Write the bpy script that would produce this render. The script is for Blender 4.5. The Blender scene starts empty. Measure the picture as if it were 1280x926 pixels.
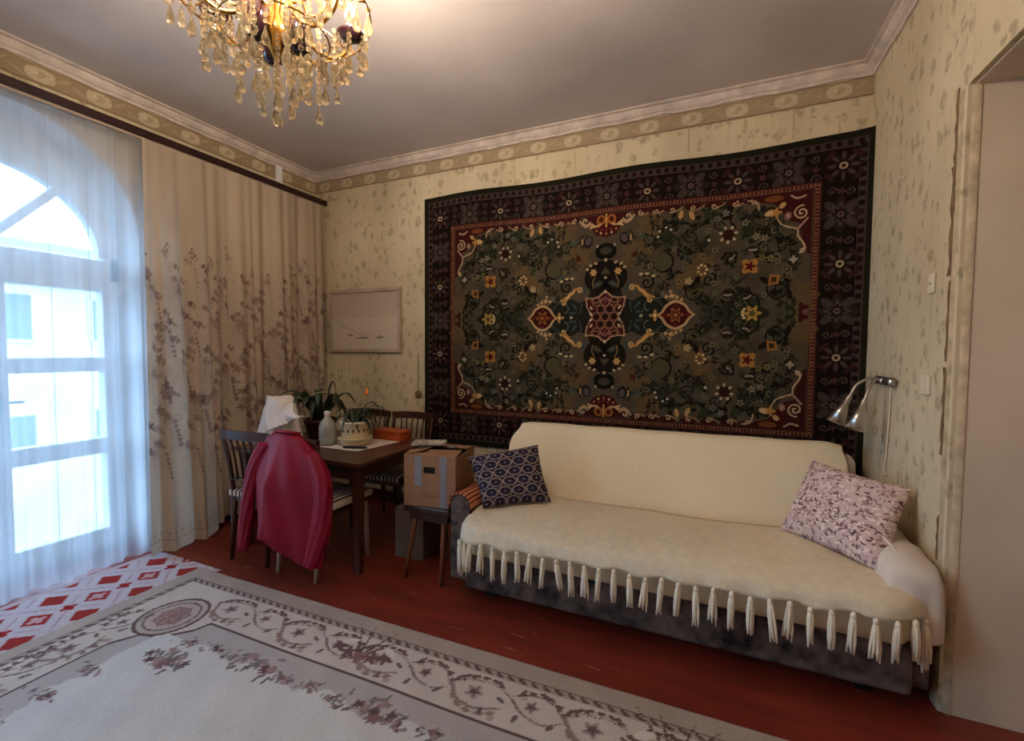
import bpy, bmesh, math, random
import numpy as np
from mathutils import Vector, Matrix, Euler
random.seed(7); rng = np.random.default_rng(7)
PI = math.pi
scene = bpy.context.scene
C = scene.collection

# ------------------------------------------------------------------ camera
def cam_axes(yaw, pitch, roll):
    F = Vector((-math.sin(yaw)*math.cos(pitch), math.cos(yaw)*math.cos(pitch), -math.sin(pitch)))
    R = Vector((math.cos(yaw), math.sin(yaw), 0)); U = R.cross(F)
    return R*math.cos(roll)+U*math.sin(roll), -R*math.sin(roll)+U*math.cos(roll), F
R_, U_, F_ = cam_axes(math.radians(23.654), math.radians(2.502), math.radians(.39))
cd = bpy.data.cameras.new('camera'); cam = bpy.data.objects.new('camera', cd); C.objects.link(cam)
cd.sensor_width = 36; cd.lens = 562.77/1280*36; cd.clip_start = .02
M4 = Matrix((R_, U_, -F_)).transposed().to_4x4(); M4.translation = Vector((3.4098, -3.1722, 1.3308))
cam.matrix_world = M4
scene.camera = cam

# ------------------------------------------------------------------ world, lights, exposure
SKY = 4.5
BULB = 470.0
world = bpy.data.worlds.new('World'); scene.world = world; world.use_nodes = True
wn = world.node_tree.nodes; wl = world.node_tree.links
bg = wn['Background']; bg.inputs['Strength'].default_value = SKY
wtc = wn.new('ShaderNodeTexCoord'); wno = wn.new('ShaderNodeTexNoise'); wno.inputs['Scale'].default_value = 2.0
wr = wn.new('ShaderNodeValToRGB'); wr.color_ramp.elements[0].position = .3; wr.color_ramp.elements[1].position = .75
wr.color_ramp.elements[0].color = (.40, .66, 1.0, 1); wr.color_ramp.elements[1].color = (.52, .75, 1.0, 1)
wl.new(wtc.outputs['Generated'], wno.inputs['Vector']); wl.new(wno.outputs['Fac'], wr.inputs['Fac']); wl.new(wr.outputs['Color'], bg.inputs['Color'])
vs = scene.view_settings
vs.view_transform = 'Standard'; vs.look = 'None'; vs.gamma = 1; vs.use_curve_mapping = False
vs.exposure = 1.18
cy = scene.cycles
cy.max_bounces = 10; cy.diffuse_bounces = 6; cy.glossy_bounces = 4; cy.transmission_bounces = 8; cy.transparent_max_bounces = 16
cy.caustics_reflective = False; cy.caustics_refractive = False; cy.use_denoising = True
cy.sample_clamp_indirect = 6

# ------------------------------------------------------------------ helpers
def s2l(c):
    c = np.asarray(c, float)/255.
    return np.where(c <= .04045, c/12.92, ((c+.055)/1.055)**2.4)
def col(c):
    a = s2l(c); return (float(a[0]), float(a[1]), float(a[2]), 1)

class MB:
    def __init__(s): s.v = []; s.f = []
    def add(s, vs_, fs):
        b = len(s.v); s.v += [tuple(x) for x in vs_]; s.f += [tuple(i+b for i in f) for f in fs]; return s
    def box(s, x0, x1, y0, y1, z0, z1, mat=None):
        P = [Vector(p) for p in ((x0,y0,z0),(x1,y0,z0),(x1,y1,z0),(x0,y1,z0),(x0,y0,z1),(x1,y0,z1),(x1,y1,z1),(x0,y1,z1))]
        if mat: P = [mat @ p for p in P]
        return s.add(P, [(0,3,2,1),(4,5,6,7),(0,1,5,4),(1,2,6,5),(2,3,7,6),(3,0,4,7)])
    def hexa(s, bot, top):
        return s.add(list(bot)+list(top), [(3,2,1,0),(4,5,6,7),(0,1,5,4),(1,2,6,5),(2,3,7,6),(3,0,4,7)])
    def tube(s, pts, rad, n=8, caps=True, flat=1.0):
        pts = [Vector(p) for p in pts]; m = len(pts)
        rads = rad if hasattr(rad, '__len__') else [rad]*m
        rings = []; up = None
        for i in range(m):
            d = (pts[min(i+1, m-1)]-pts[max(i-1, 0)])
            d = d.normalized() if d.length > 1e-9 else Vector((0,0,1))
            if up is None:
                up = Vector((0,0,1)) if abs(d.z) < .9 else Vector((1,0,0))
            a = d.cross(up)
            if a.length < 1e-6: a = d.cross(Vector((0,1,0)))
            a.normalize(); b = a.cross(d).normalized(); up = b
            rings.append([pts[i]+(a*math.cos(2*PI*k/n)+b*math.sin(2*PI*k/n)*flat)*rads[i] for k in range(n)])
        b0 = len(s.v)
        V = [v for r in rings for v in r]; F = []
        for i in range(m-1):
            for k in range(n): F.append((i*n+k, i*n+(k+1)%n, (i+1)*n+(k+1)%n, (i+1)*n+k))
        if caps: F += [tuple(range(n))[::-1], tuple((m-1)*n+k for k in range(n))]
        return s.add(V, F)
    def lathe(s, prof, n=20, org=(0,0,0), mat=None, caps=True):
        V = []; F = []; m = len(prof); o = Vector(org)
        for r, z in prof:
            for k in range(n):
                p = Vector((r*math.cos(2*PI*k/n), r*math.sin(2*PI*k/n), z))
                if mat: p = mat @ p
                V.append(p+o)
        for i in range(m-1):
            for k in range(n): F.append((i*n+k, i*n+(k+1)%n, (i+1)*n+(k+1)%n, (i+1)*n+k))
        if caps: F += [tuple(range(n))[::-1], tuple((m-1)*n+k for k in range(n))]
        return s.add(V, F)
    def prism(s, poly, ax, a0, a1):
        def mk(p, a):
            return {0: (a, p[0], p[1]), 1: (p[0], a, p[1]), 2: (p[0], p[1], a)}[ax]
        n = len(poly); V = [mk(p, a0) for p in poly]+[mk(p, a1) for p in poly]
        F = [tuple(range(n))[::-1], tuple(range(n, 2*n))]+[(i, (i+1)%n, n+(i+1)%n, n+i) for i in range(n)]
        return s.add(V, F)
    def grid(s, rows):
        m = len(rows); n = len(rows[0])
        return s.add([p for r in rows for p in r], [(i*n+k, i*n+k+1, (i+1)*n+k+1, (i+1)*n+k) for i in range(m-1) for k in range(n-1)])
    def mesh(s, name, mat, smooth=False):
        me = bpy.data.meshes.new(name); me.from_pydata(s.v, [], s.f)
        bm = bmesh.new(); bm.from_mesh(me); bmesh.ops.recalc_face_normals(bm, faces=bm.faces); bm.to_mesh(me); bm.free()
        if mat: me.materials.append(mat)
        if smooth:
            me.polygons.foreach_set('use_smooth', [True]*len(me.polygons))
        me.update(); return me
    def build(s, name, mat, parent=None, smooth=False, bevel=0, sub=0, seg=2, solid=0):
        o = bpy.data.objects.new(name, s.mesh(name, mat, smooth)); C.objects.link(o)
        if parent: put(o, parent)
        if solid:
            m = o.modifiers.new('solid', 'SOLIDIFY'); m.thickness = solid; m.offset = 0
        if bevel:
            m = o.modifiers.new('bevel', 'BEVEL'); m.width = bevel; m.segments = seg; m.limit_method = 'ANGLE'; m.angle_limit = .6
        if sub:
            m = o.modifiers.new('sub', 'SUBSURF'); m.levels = sub; m.render_levels = sub
        return o
def put(o, parent):
    "parent a part whose vertices are given in world space"
    o.parent = parent; o.matrix_parent_inverse = parent.matrix_world.inverted()
def tag(o, label, cat, group=None):
    o['label'] = label; o['category'] = cat
    if group: o['group'] = group
    return o
def thing(name, label, cat, loc=(0,0,0), group=None, rz=0):
    o = bpy.data.objects.new(name, None); C.objects.link(o); o.empty_display_size = .05
    o.matrix_world = Matrix.Translation(loc) @ Matrix.Rotation(rz, 4, 'Z')
    o.location = loc; o.rotation_euler = (0,0,rz)
    return tag(o, label, cat, group)
def struct(o): o['kind'] = 'structure'; return o
def local(o, parent):
    "parent a part whose vertices are given in its thing's own space"
    o.parent = parent; return o
def inst(name, mesh, parent, loc=(0,0,0), rot=(0,0,0), sc=1):
    o = bpy.data.objects.new(name, mesh); C.objects.link(o); o.parent = parent
    o.location = loc; o.rotation_euler = rot; o.scale = (sc,sc,sc) if not hasattr(sc, '__len__') else sc
    return o
def copy_tree(o, parent=None):
    c = o.copy(); C.objects.link(c); c.parent = parent
    for ch in o.children: copy_tree(ch, c)
    return c
def catmull(P, n=8):
    P = [np.array(p, float) for p in P]; out = []
    Q = [2*P[0]-P[1]]+P+[2*P[-1]-P[-2]]
    for i in range(1, len(Q)-2):
        a, b, c, d = Q[i-1:i+3]
        for k in range(n):
            t = k/n; out.append(.5*((2*b)+(-a+c)*t+(2*a-5*b+4*c-d)*t*t+(-a+3*b-3*c+d)*t**3))
    out.append(P[-1]); return out

# ------------------------------------------------------------------ materials
def mat(name, color, rough=.7, metal=0, spec=.3, var=0, vscale=8, bump=0, bscale=40, stretch=(1,1,1), c2=None, sheen=0):
    m = bpy.data.materials.new(name); m.use_nodes = True; nt = m.node_tree; N = nt.nodes; L = nt.links
    b = N['Principled BSDF']
    b.inputs['Base Color'].default_value = col(color); b.inputs['Roughness'].default_value = rough
    b.inputs['Metallic'].default_value = metal; b.inputs['Specular IOR Level'].default_value = spec
    if sheen: b.inputs['Sheen Weight'].default_value = sheen
    if var or bump:
        tc = N.new('ShaderNodeTexCoord'); mp = N.new('ShaderNodeMapping'); mp.inputs['Scale'].default_value = stretch
        L.new(tc.outputs['Object'], mp.inputs['Vector'])
    if var:
        no = N.new('ShaderNodeTexNoise'); no.inputs['Scale'].default_value = vscale; no.inputs['Detail'].default_value = 5
        L.new(mp.outputs['Vector'], no.inputs['Vector'])
        r = N.new('ShaderNodeValToRGB'); r.color_ramp.elements[0].position = .3; r.color_ramp.elements[1].position = .7
        a = np.array(color, float); dark = c2 if c2 is not None else a*(1-var)
        r.color_ramp.elements[0].color = col(dark); r.color_ramp.elements[1].color = col(np.clip(a*(1+var*.4), 0, 255))
        L.new(no.outputs['Fac'], r.inputs['Fac']); L.new(r.outputs['Color'], b.inputs['Base Color'])
    if bump:
        n2 = N.new('ShaderNodeTexNoise'); n2.inputs['Scale'].default_value = bscale; n2.inputs['Detail'].default_value = 4
        L.new(mp.outputs['Vector'], n2.inputs['Vector'])
        bp = N.new('ShaderNodeBump'); bp.inputs['Strength'].default_value = bump; bp.inputs['Distance'].default_value = .01
        L.new(n2.outputs['Fac'], bp.inputs['Height']); L.new(bp.outputs['Normal'], b.inputs['Normal'])
    return m
def painted(name, rough=.9, bump=0, bscale=250, spec=.1, transl=0, sheen=0):
    "colour read from the print stored on the mesh (colour attribute 'print')"
    m = bpy.data.materials.new(name); m.use_nodes = True; nt = m.node_tree; N = nt.nodes; L = nt.links
    b = N['Principled BSDF']; b.inputs['Roughness'].default_value = rough; b.inputs['Specular IOR Level'].default_value = spec
    if sheen: b.inputs['Sheen Weight'].default_value = sheen
    at = N.new('ShaderNodeAttribute'); at.attribute_name = 'print'
    L.new(at.outputs['Color'], b.inputs['Base Color'])
    if bump:
        tc = N.new('ShaderNodeTexCoord')
        n2 = N.new('ShaderNodeTexNoise'); n2.inputs['Scale'].default_value = bscale; n2.inputs['Detail'].default_value = 3
        L.new(tc.outputs['Object'], n2.inputs['Vector'])
        bp = N.new('ShaderNodeBump'); bp.inputs['Strength'].default_value = bump; bp.inputs['Distance'].default_value = .006
        L.new(n2.outputs['Fac'], bp.inputs['Height']); L.new(bp.outputs['Normal'], b.inputs['Normal'])
    if transl:
        tr = N.new('ShaderNodeBsdfTranslucent'); L.new(at.outputs['Color'], tr.inputs['Color'])
        mx = N.new('ShaderNodeMixShader'); mx.inputs['Fac'].default_value = transl
        L.new(b.outputs['BSDF'], mx.inputs[1]); L.new(tr.outputs['BSDF'], mx.inputs[2]); L.new(mx.outputs['Shader'], N['Material Output'].inputs['Surface'])
    return m
def wallpaper():
    m = bpy.data.materials.new('wallpaper'); m.use_nodes = True; nt = m.node_tree; N = nt.nodes; L = nt.links
    b = N['Principled BSDF']; b.inputs['Roughness'].default_value = .75; b.inputs['Specular IOR Level'].default_value = .15
    tc = N.new('ShaderNodeTexCoord')
    def mapped(sc, loc=(0,0,0)):
        mp = N.new('ShaderNodeMapping'); mp.inputs['Scale'].default_value = sc; mp.inputs['Location'].default_value = loc
        L.new(tc.outputs['Object'], mp.inputs['Vector']); return mp.outputs['Vector']
    def ramp(src, p0, p1, c0=(0,0,0,1), c1=(1,1,1,1)):
        r = N.new('ShaderNodeValToRGB'); r.color_ramp.elements[0].position = p0; r.color_ramp.elements[1].position = p1
        r.color_ramp.elements[0].color = c0; r.color_ramp.elements[1].color = c1; L.new(src, r.inputs['Fac']); return r.outputs['Color']
    def mix(f, a, c):
        x = N.new('ShaderNodeMix'); x.data_type = 'RGBA'
        L.new(f, x.inputs['Factor'])
        for sock, val in ((x.inputs['A'], a), (x.inputs['B'], c)):
            if isinstance(val, tuple): sock.default_value = val
            else: L.new(val, sock)
        return x.outputs['Result']
    def noise(v, sc, det=3):
        n = N.new('ShaderNodeTexNoise'); n.inputs['Scale'].default_value = sc; n.inputs['Detail'].default_value = det
        L.new(v, n.inputs['Vector']); return n.outputs['Fac']
    def mul(a, c):
        x = N.new('ShaderNodeMath'); x.operation = 'MULTIPLY'; L.new(a, x.inputs[0]); L.new(c, x.inputs[1]); return x.outputs[0]
    base = ramp(noise(mapped((1,1,.5)), 2.2), .35, .7, col((192,176,146)), col((210,196,166)))
    streak = ramp(noise(mapped((14,14,2.2)), 2.0), .52, .72)
    base = mix(mulc := mul(streak, ramp(noise(mapped((1,1,1)), 3), .3, .7)), base, col((180,164,132)))
    # printed sprigs: torn voronoi cells, taller than wide
    for sc, loc, thr, c in (((10.5,10.5,7.5), (0,0,0), .31, (124,106,80)), ((13,13,8.5), (3.1,1.7,.6), .25, (140,112,72)), ((11,11,8), (7.1,4.7,2.6), .22, (112,106,84))):
        v = N.new('ShaderNodeTexVoronoi'); v.inputs['Scale'].default_value = 1.0
        vm = N.new('ShaderNodeVectorMath'); vm.operation = 'ADD'
        nn = N.new('ShaderNodeTexNoise'); nn.inputs['Scale'].default_value = 26; nn.inputs['Detail'].default_value = 2
        L.new(tc.outputs['Object'], nn.inputs['Vector'])
        vs2 = N.new('ShaderNodeVectorMath'); vs2.operation = 'SCALE'; vs2.inputs['Scale'].default_value = .55
        L.new(nn.outputs['Color'], vs2.inputs[0])
        L.new(mapped(sc, loc), vm.inputs[0]); L.new(vs2.outputs[0], vm.inputs[1]); L.new(vm.outputs[0], v.inputs['Vector'])
        blot = ramp(v.outputs['Distance'], thr-.10, thr, (1,1,1,1), (0,0,0,1))
        f = mul(blot, ramp(noise(mapped((1,1,1), loc), 48), .30, .52))
        f2 = N.new('ShaderNodeMath'); f2.operation = 'MULTIPLY'; f2.inputs[1].default_value = .47; L.new(f, f2.inputs[0])
        base = mix(f2.outputs[0], base, col(c))
    L.new(base, b.inputs['Base Color'])
    bp = N.new('ShaderNodeBump'); bp.inputs['Strength'].default_value = .12; bp.inputs['Distance'].default_value = .01
    L.new(noise(mapped((1,1,1)), 9, 6), bp.inputs['Height']); L.new(bp.outputs['Normal'], b.inputs['Normal'])
    return m
def sheer_mat():
    m = bpy.data.materials.new('white tulle'); m.use_nodes = True; nt = m.node_tree; N = nt.nodes; L = nt.links
    N.remove(N['Principled BSDF'])
    tc = N.new('ShaderNodeTexCoord'); mp = N.new('ShaderNodeMapping'); mp.inputs['Scale'].default_value = (1, 14, .8)
    no = N.new('ShaderNodeTexNoise'); no.inputs['Scale'].default_value = 2; no.inputs['Detail'].default_value = 3
    L.new(tc.outputs['Object'], mp.inputs['Vector']); L.new(mp.outputs['Vector'], no.inputs['Vector'])
    mr = N.new('ShaderNodeMapRange'); mr.inputs['From Min'].default_value = .25; mr.inputs['From Max'].default_value = .75
    mr.inputs['To Min'].default_value = .50; mr.inputs['To Max'].default_value = .60; L.new(no.outputs['Fac'], mr.inputs['Value'])
    t = N.new('ShaderNodeBsdfTransparent'); d = N.new('ShaderNodeBsdfDiffuse'); tr = N.new('ShaderNodeBsdfTranslucent')
    d.inputs['Color'].default_value = (.42,.44,.47,1); tr.inputs['Color'].default_value = (.78,.84,.90,1)
    m1 = N.new('ShaderNodeMixShader'); m1.inputs['Fac'].default_value = .68; L.new(d.outputs[0], m1.inputs[1]); L.new(tr.outputs[0], m1.inputs[2])
    m2 = N.new('ShaderNodeMixShader'); L.new(mr.outputs[0], m2.inputs['Fac']); L.new(t.outputs[0], m2.inputs[1]); L.new(m1.outputs[0], m2.inputs[2])
    L.new(m2.outputs[0], N['Material Output'].inputs['Surface']); return m
def glass_mat(name, tint=(.93,.97,1.0), gloss=.08):
    m = bpy.data.materials.new(name); m.use_nodes = True; nt = m.node_tree; N = nt.nodes; L = nt.links
    N.remove(N['Principled BSDF'])
    t = N.new('ShaderNodeBsdfTransparent'); t.inputs['Color'].default_value = (*tint, 1)
    g = N.new('ShaderNodeBsdfGlossy'); g.inputs['Roughness'].default_value = .03
    x = N.new('ShaderNodeMixShader'); x.inputs['Fac'].default_value = gloss
    L.new(t.outputs[0], x.inputs[1]); L.new(g.outputs[0], x.inputs[2]); L.new(x.outputs[0], N['Material Output'].inputs['Surface']); return m
def crystal_mat():
    m = bpy.data.materials.new('cut crystal'); m.use_nodes = True; nt = m.node_tree; N = nt.nodes; L = nt.links
    N.remove(N['Principled BSDF'])
    g = N.new('ShaderNodeBsdfGlass'); g.inputs['Color'].default_value = (1,.93,.80,1); g.inputs['Roughness'].default_value = .02; g.inputs['IOR'].default_value = 1.5
    t = N.new('ShaderNodeBsdfTranslucent'); t.inputs['Color'].default_value = (1,.86,.62,1)
    x = N.new('ShaderNodeMixShader'); x.inputs['Fac'].default_value = .20
    L.new(g.outputs[0], x.inputs[1]); L.new(t.outputs[0], x.inputs[2]); L.new(x.outputs[0], N['Material Output'].inputs['Surface']); return m
def emit(name, c, s):
    m = bpy.data.materials.new(name); m.use_nodes = True; nt = m.node_tree; N = nt.nodes
    N.remove(N['Principled BSDF']); e = N.new('ShaderNodeEmission'); e.inputs['Color'].default_value = (*c, 1); e.inputs['Strength'].default_value = s
    nt.links.new(e.outputs[0], N['Material Output'].inputs['Surface']); return m
def floor_mat():
    m = mat('red brown painted floor', (128,50,36), rough=.38, spec=.4, var=.16, vscale=2.5, bump=.08, bscale=14, stretch=(1,5,1))
    nt = m.node_tree; N = nt.nodes; L = nt.links; b = N['Principled BSDF']
    src = b.inputs['Base Color'].links[0].from_socket
    tc = N.new('ShaderNodeTexCoord'); mp = N.new('ShaderNodeMapping'); mp.inputs['Scale'].default_value = (1.3, 7, 1)
    n = N.new('ShaderNodeTexNoise'); n.inputs['Scale'].default_value = 4.2; n.inputs['Detail'].default_value = 3
    L.new(tc.outputs['Object'], mp.inputs['Vector']); L.new(mp.outputs['Vector'], n.inputs['Vector'])
    r = N.new('ShaderNodeValToRGB'); r.color_ramp.elements[0].position = .68; r.color_ramp.elements[1].position = .70
    L.new(n.outputs['Fac'], r.inputs['Fac'])
    x = N.new('ShaderNodeMix'); x.data_type = 'RGBA'; x.inputs['B'].default_value = col((150,98,80))
    L.new(r.outputs['Color'], x.inputs['Factor']); L.new(src, x.inputs['A']); L.new(x.outputs['Result'], b.inputs['Base Color'])
    return m

M = dict(
    wallpaper=wallpaper(), ceiling=mat('ceiling whitewash', (206,196,192), rough=.95, spec=.1, var=.07, vscale=1.6),
    cornice=mat('cornice paint', (205,190,180), rough=.8, var=.12, vscale=14, bump=.3, bscale=30),
    plaster=mat('beige plaster', (212,194,170), rough=.85, spec=.15, var=.06, vscale=2.5, bump=.06, bscale=12),
    plaster_edge=mat('flaked plaster edge', (190,170,140), rough=.9, var=.16, vscale=18, bump=.5, bscale=30),
    floor=floor_mat(), skirt=mat('brown skirting paint', (84,38,28), rough=.5, var=.15),
    white=mat('white window paint', (226,228,230), rough=.45, var=.05), glass=glass_mat('window glass'),
    rail=mat('dark mahogany rail', (46,20,18), rough=.4, spec=.4, var=.2), tulle=sheer_mat(),
    wood=mat('dark red brown table wood', (78,42,30), rough=.32, spec=.5, var=.25, vscale=5, stretch=(1,12,12)),
    chair=mat('brown chair wood', (64,32,22), rough=.4, spec=.4, var=.2, vscale=8),
    pale=mat('pale beech', (178,158,140), rough=.5, var=.1), stripe=None,
    card=mat('brown cardboard', (150,112,84), rough=.85, var=.06, bump=.05), card2=mat('grey cardboard', (112,100,92), rough=.9, var=.1),
    tape=mat('grey packing tape', (128,126,132), rough=.3, spec=.5), dark=mat('painted interior shade', (28,24,22), rough=.9),
    paper=mat('folded newspaper', (176,164,148), rough=.9, var=.3, vscale=40, c2=(120,112,104)),
    velour=mat('dark brown velour', (104,90,84), rough=.95, var=.3, vscale=15, c2=(28,22,22)),
    cream=mat('cream woven cloth', (226,212,182), rough=.95, spec=.05, var=.018, vscale=60, bump=.2, bscale=320),
    throw=mat('cream knitted throw', (226,213,188), rough=.95, spec=.05, var=.04, vscale=30, bump=.4, bscale=160),
    tassel=mat('cream tassel yarn', (236,224,202), rough=.95, spec=.05, bump=.4, bscale=300),
    sheet=mat('white cotton', (218,206,196), rough=.9, spec=.1, var=.05, vscale=6, bump=.25, bscale=16),
    chrome=mat('brushed steel', (190,186,182), rough=.28, metal=1), black=mat('black plastic', (24,22,22), rough=.4),
    brass=mat('polished brass', (206,160,84), rough=.22, metal=1), plum=mat('dark plum glass', (44,16,28), rough=.12, spec=.8),
    crystal=crystal_mat(), bulb=emit('lit bulb', (1.0,.82,.63), BULB),
    plastic=mat('cream switch plastic', (214,200,176), rough=.5), jacket=mat('crimson nylon', (136,6,40), rough=.5, spec=.25, var=.1, vscale=5, bump=.25, bscale=9),
    leaf=mat('dark green leaf', (44,58,36), rough=.45, spec=.4, var=.35, vscale=20), paleleaf=mat('dry pale leaf', (176,158,124), rough=.7),
    soil=mat('soil', (40,28,22), rough=1), maroon=mat('maroon glazed pot', (64,20,24), rough=.3, spec=.5), ceramic=mat('cream ceramic', (224,206,168), rough=.3, spec=.5),
    motif=mat('brown pot print', (104,70,48), rough=.4), orange=mat('orange petals', (230,130,50), rough=.6), orangebox=mat('orange brown box', (176,78,34), rough=.6, var=.15),
    lace=mat('white lace cotton', (224,214,208), rough=.95, spec=.05, bump=.3, bscale=80), bottle=None,
    facade=mat('pale ochre stucco', (226,212,176), rough=.9, var=.08, vscale=1), facade2=mat('white stucco', (220,220,216), rough=.9, var=.05, vscale=1),
    winglass=mat('dull far glass', (92,112,130), rough=.15, spec=.6), roof=mat('grey tin roof', (128,132,136), rough=.6),
    asphalt=mat('asphalt', (96,98,100), rough=.95, var=.1), steel=mat('painted steel', (150,150,150), rough=.5),
)

# ------------------------------------------------------------------ print painting on fine grids
class Canvas:
    def __init__(s, w, h, step, base):
        s.w = w; s.h = h; s.nx = int(round(w/step)); s.ny = int(round(h/step))
        s.X = np.linspace(-w/2, w/2, s.nx+1); s.Y = np.linspace(-h/2, h/2, s.ny+1)
        s.A = np.empty((s.ny+1, s.nx+1, 3)); s.A[:] = s2l(base)
    def rect(s, x0, x1, y0, y1, c):
        i = (s.X >= x0-1e-9) & (s.X <= x1+1e-9); j = (s.Y >= y0-1e-9) & (s.Y <= y1+1e-9)
        s.A[np.ix_(j, i)] = s2l(c)
    def draw(s, cx, cy_, r, fn, c, sym=0, a=1.0):
        for sx in ((1,-1) if sym & 1 else (1,)):
            for sy in ((1,-1) if sym & 2 else (1,)):
                x, y = sx*cx, sy*cy_
                i0, i1 = np.searchsorted(s.X, (x-r, x+r)); j0, j1 = np.searchsorted(s.Y, (y-r, y+r))
                if i1 <= i0 or j1 <= j0: continue
                lx, ly = np.meshgrid((s.X[i0:i1]-x)*sx, (s.Y[j0:j1]-y)*sy)
                m = fn(lx, ly)
                v = s.A[j0:j1, i0:i1]; v[m] = v[m]*(1-a)+s2l(c)*a
    def disc(s, x, y, r, c, sym=0, a=1.0): s.draw(x, y, r, lambda u, v: u*u+v*v < r*r, c, sym, a)
    def ring(s, x, y, r, w, c, sym=0): s.draw(x, y, r+w, lambda u, v: np.abs(np.hypot(u, v)-r) < w/2, c, sym)
    def flower(s, x, y, r, c, n=6, amp=.3, rot=0, sym=0, a=1.0):
        s.draw(x, y, r*(1+amp), lambda u, v: np.hypot(u, v) < r*(1+amp*np.cos(n*(np.arctan2(v, u)-rot))), c, sym, a)
    def ell(s, x, y, ra, rb, rot, c, sym=0, a=1.0):
        cr, sr = math.cos(rot), math.sin(rot)
        s.draw(x, y, max(ra, rb), lambda u, v: ((u*cr+v*sr)/ra)**2+((-u*sr+v*cr)/rb)**2 < 1, c, sym, a)
    def line(s, pts, w, c, sym=0, taper=0, n=8, a=1.0):
        P = catmull(pts, n); L = len(P)
        for k, p in enumerate(P):
            r = w/2*(1-taper*k/L)
            s.disc(p[0], p[1], r, c, sym, a)
    def spiral(s, x, y, r0, turns, rot, w, c, sym=0, hand=1):
        n = int(26*turns); pts = []
        for k in range(n+1):
            t = k/n; th = rot+hand*t*turns*2*PI; r = r0*(1-.85*t); pts.append((x+r*math.cos(th), y+r*math.sin(th)))
        for p in pts: s.disc(p[0], p[1], w/2, c, sym)
    def poly(s, x, y, pts, c, sym=0):
        pts = np.array(pts); r = float(np.abs(pts).max())+.001
        def fn(u, v):
            ins = np.zeros(u.shape, bool); n = len(pts)
            for k in range(n):
                x1, y1 = pts[k]; x2, y2 = pts[(k+1)%n]
                cond = (y1 > v) != (y2 > v)
                ins ^= cond & (u < (x2-x1)*(v-y1)/((y2-y1) if y2 != y1 else 1e-9)+x1)
            return ins
        s.draw(x, y, r, fn, c, sym)
    def speck(s, amt, seed=1):
        g = np.random.default_rng(seed); n = g.normal(1, amt, s.A.shape[:2])[..., None]; s.A = np.clip(s.A*n, 0, 1)
def grid_object(name, P, A, material, parent=None, smooth=True):
    "P: (rows, cols, 3) positions, A: same-size colours"
    m, n = P.shape[:2]
    idx = np.arange(m*n).reshape(m, n)
    F = np.stack([idx[:-1,:-1], idx[:-1,1:], idx[1:,1:], idx[1:,:-1]], -1).reshape(-1, 4)
    me = bpy.data.meshes.new(name); me.vertices.add(m*n); me.vertices.foreach_set('co', P.reshape(-1).astype(np.float32))
    me.loops.add(F.size); me.loops.foreach_set('vertex_index', F.reshape(-1).astype(np.int32))
    me.polygons.add(len(F)); me.polygons.foreach_set('loop_start', np.arange(0, F.size, 4, dtype=np.int32))
    if smooth: me.polygons.foreach_set('use_smooth', np.ones(len(F), bool))
    me.update(calc_edges=True)
    at = me.color_attributes.new('print', 'FLOAT_COLOR', 'POINT')
    c4 = np.ones((m*n, 4), np.float32); c4[:, :3] = A.reshape(-1, 3); at.data.foreach_set('color', c4.reshape(-1))
    me.materials.append(material)
    o = bpy.data.objects.new(name, me); C.objects.link(o)
    if parent: put(o, parent)
    return o
def rimmed(P, A, off):
    "adds an edge strip so that the cloth has real thickness"
    P2 = np.pad(P, ((1,1),(1,1),(0,0)), 'edge'); A2 = np.pad(A, ((1,1),(1,1),(0,0)), 'edge')
    for sl in ((0, slice(None)), (-1, slice(None)), (slice(None), 0), (slice(None), -1)): P2[sl] = P2[sl]
    e = np.zeros(P2.shape[:2], bool); e[0] = e[-1] = True; e[:,0] = e[:,-1] = True
    P2[e] += np.array(off); return P2, A2

# ================================================================== THE ROOM
W, H, YB = 4.22, 2.947, -4.9
OY0, OY1, OZ = -2.69, -1.43, 2.02          # balcony door opening in the left wall (arched), spring height
TH = .42
f = struct(MB().box(-TH, 5.2, YB-.2, .2, -.2, 0).build('floor', M['floor']))
f['label'] = 'red-brown painted wooden floor'
struct(MB().box(-TH, 5.2, YB-.2, .2, H, H+.2).build('ceiling', M['ceiling']))
struct(MB().box(-TH, 5.2, 0, .2, 0, H).build('wall_back', M['wallpaper']))
struct(MB().box(-TH, 5.2, YB-.2, YB, 0, H).build('wall_front', M['wallpaper']))
# left wall with arched balcony opening and a second window further along
W2 = (-4.75, -3.2, .35, 2.6)
wl_ = MB()
wl_.box(-TH, 0, OY1, 0, 0, H).box(-TH, 0, W2[1], OY0, 0, H).box(-TH, 0, YB, W2[0], 0, H)
wl_.box(-TH, 0, W2[0], W2[1], 0, W2[2]).box(-TH, 0, W2[0], W2[1], W2[3], H)
yc = (OY0+OY1)/2; rr = (OY1-OY0)/2; n = 28
for k in range(n):
    a0, a1 = PI*k/n, PI*(k+1)/n
    y0, z0, y1, z1 = yc+rr*math.cos(a0), OZ+rr*math.sin(a0), yc+rr*math.cos(a1), OZ+rr*math.sin(a1)
    wl_.hexa([(-TH,y1,z1),(0,y1,z1),(0,y0,z0),(-TH,y0,z0)], [(-TH,y1,H),(0,y1,H),(0,y0,H),(-TH,y0,H)])
struct(wl_.build('wall_left', M['wallpaper']))
# white painted lining of the arched opening
lin = MB()
pts = [(OY1, 0), (OY1, OZ)]+[(yc+rr*math.cos(PI*k/24), OZ+rr*math.sin(PI*k/24)) for k in range(1, 24)]+[(OY0, OZ), (OY0, 0)]
rows = [[(x, y+(yc-y)*s_/rr, z-(max(0, z-OZ))*s_/rr) for (y, z) in pts] for x, s_ in ((-TH, .004), (-.001, .004))]
lin.grid(rows)
lo = struct(lin.build('trim_1', M['white'], solid=.006)); lo['label'] = 'white painted reveal of the arched balcony opening'
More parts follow.
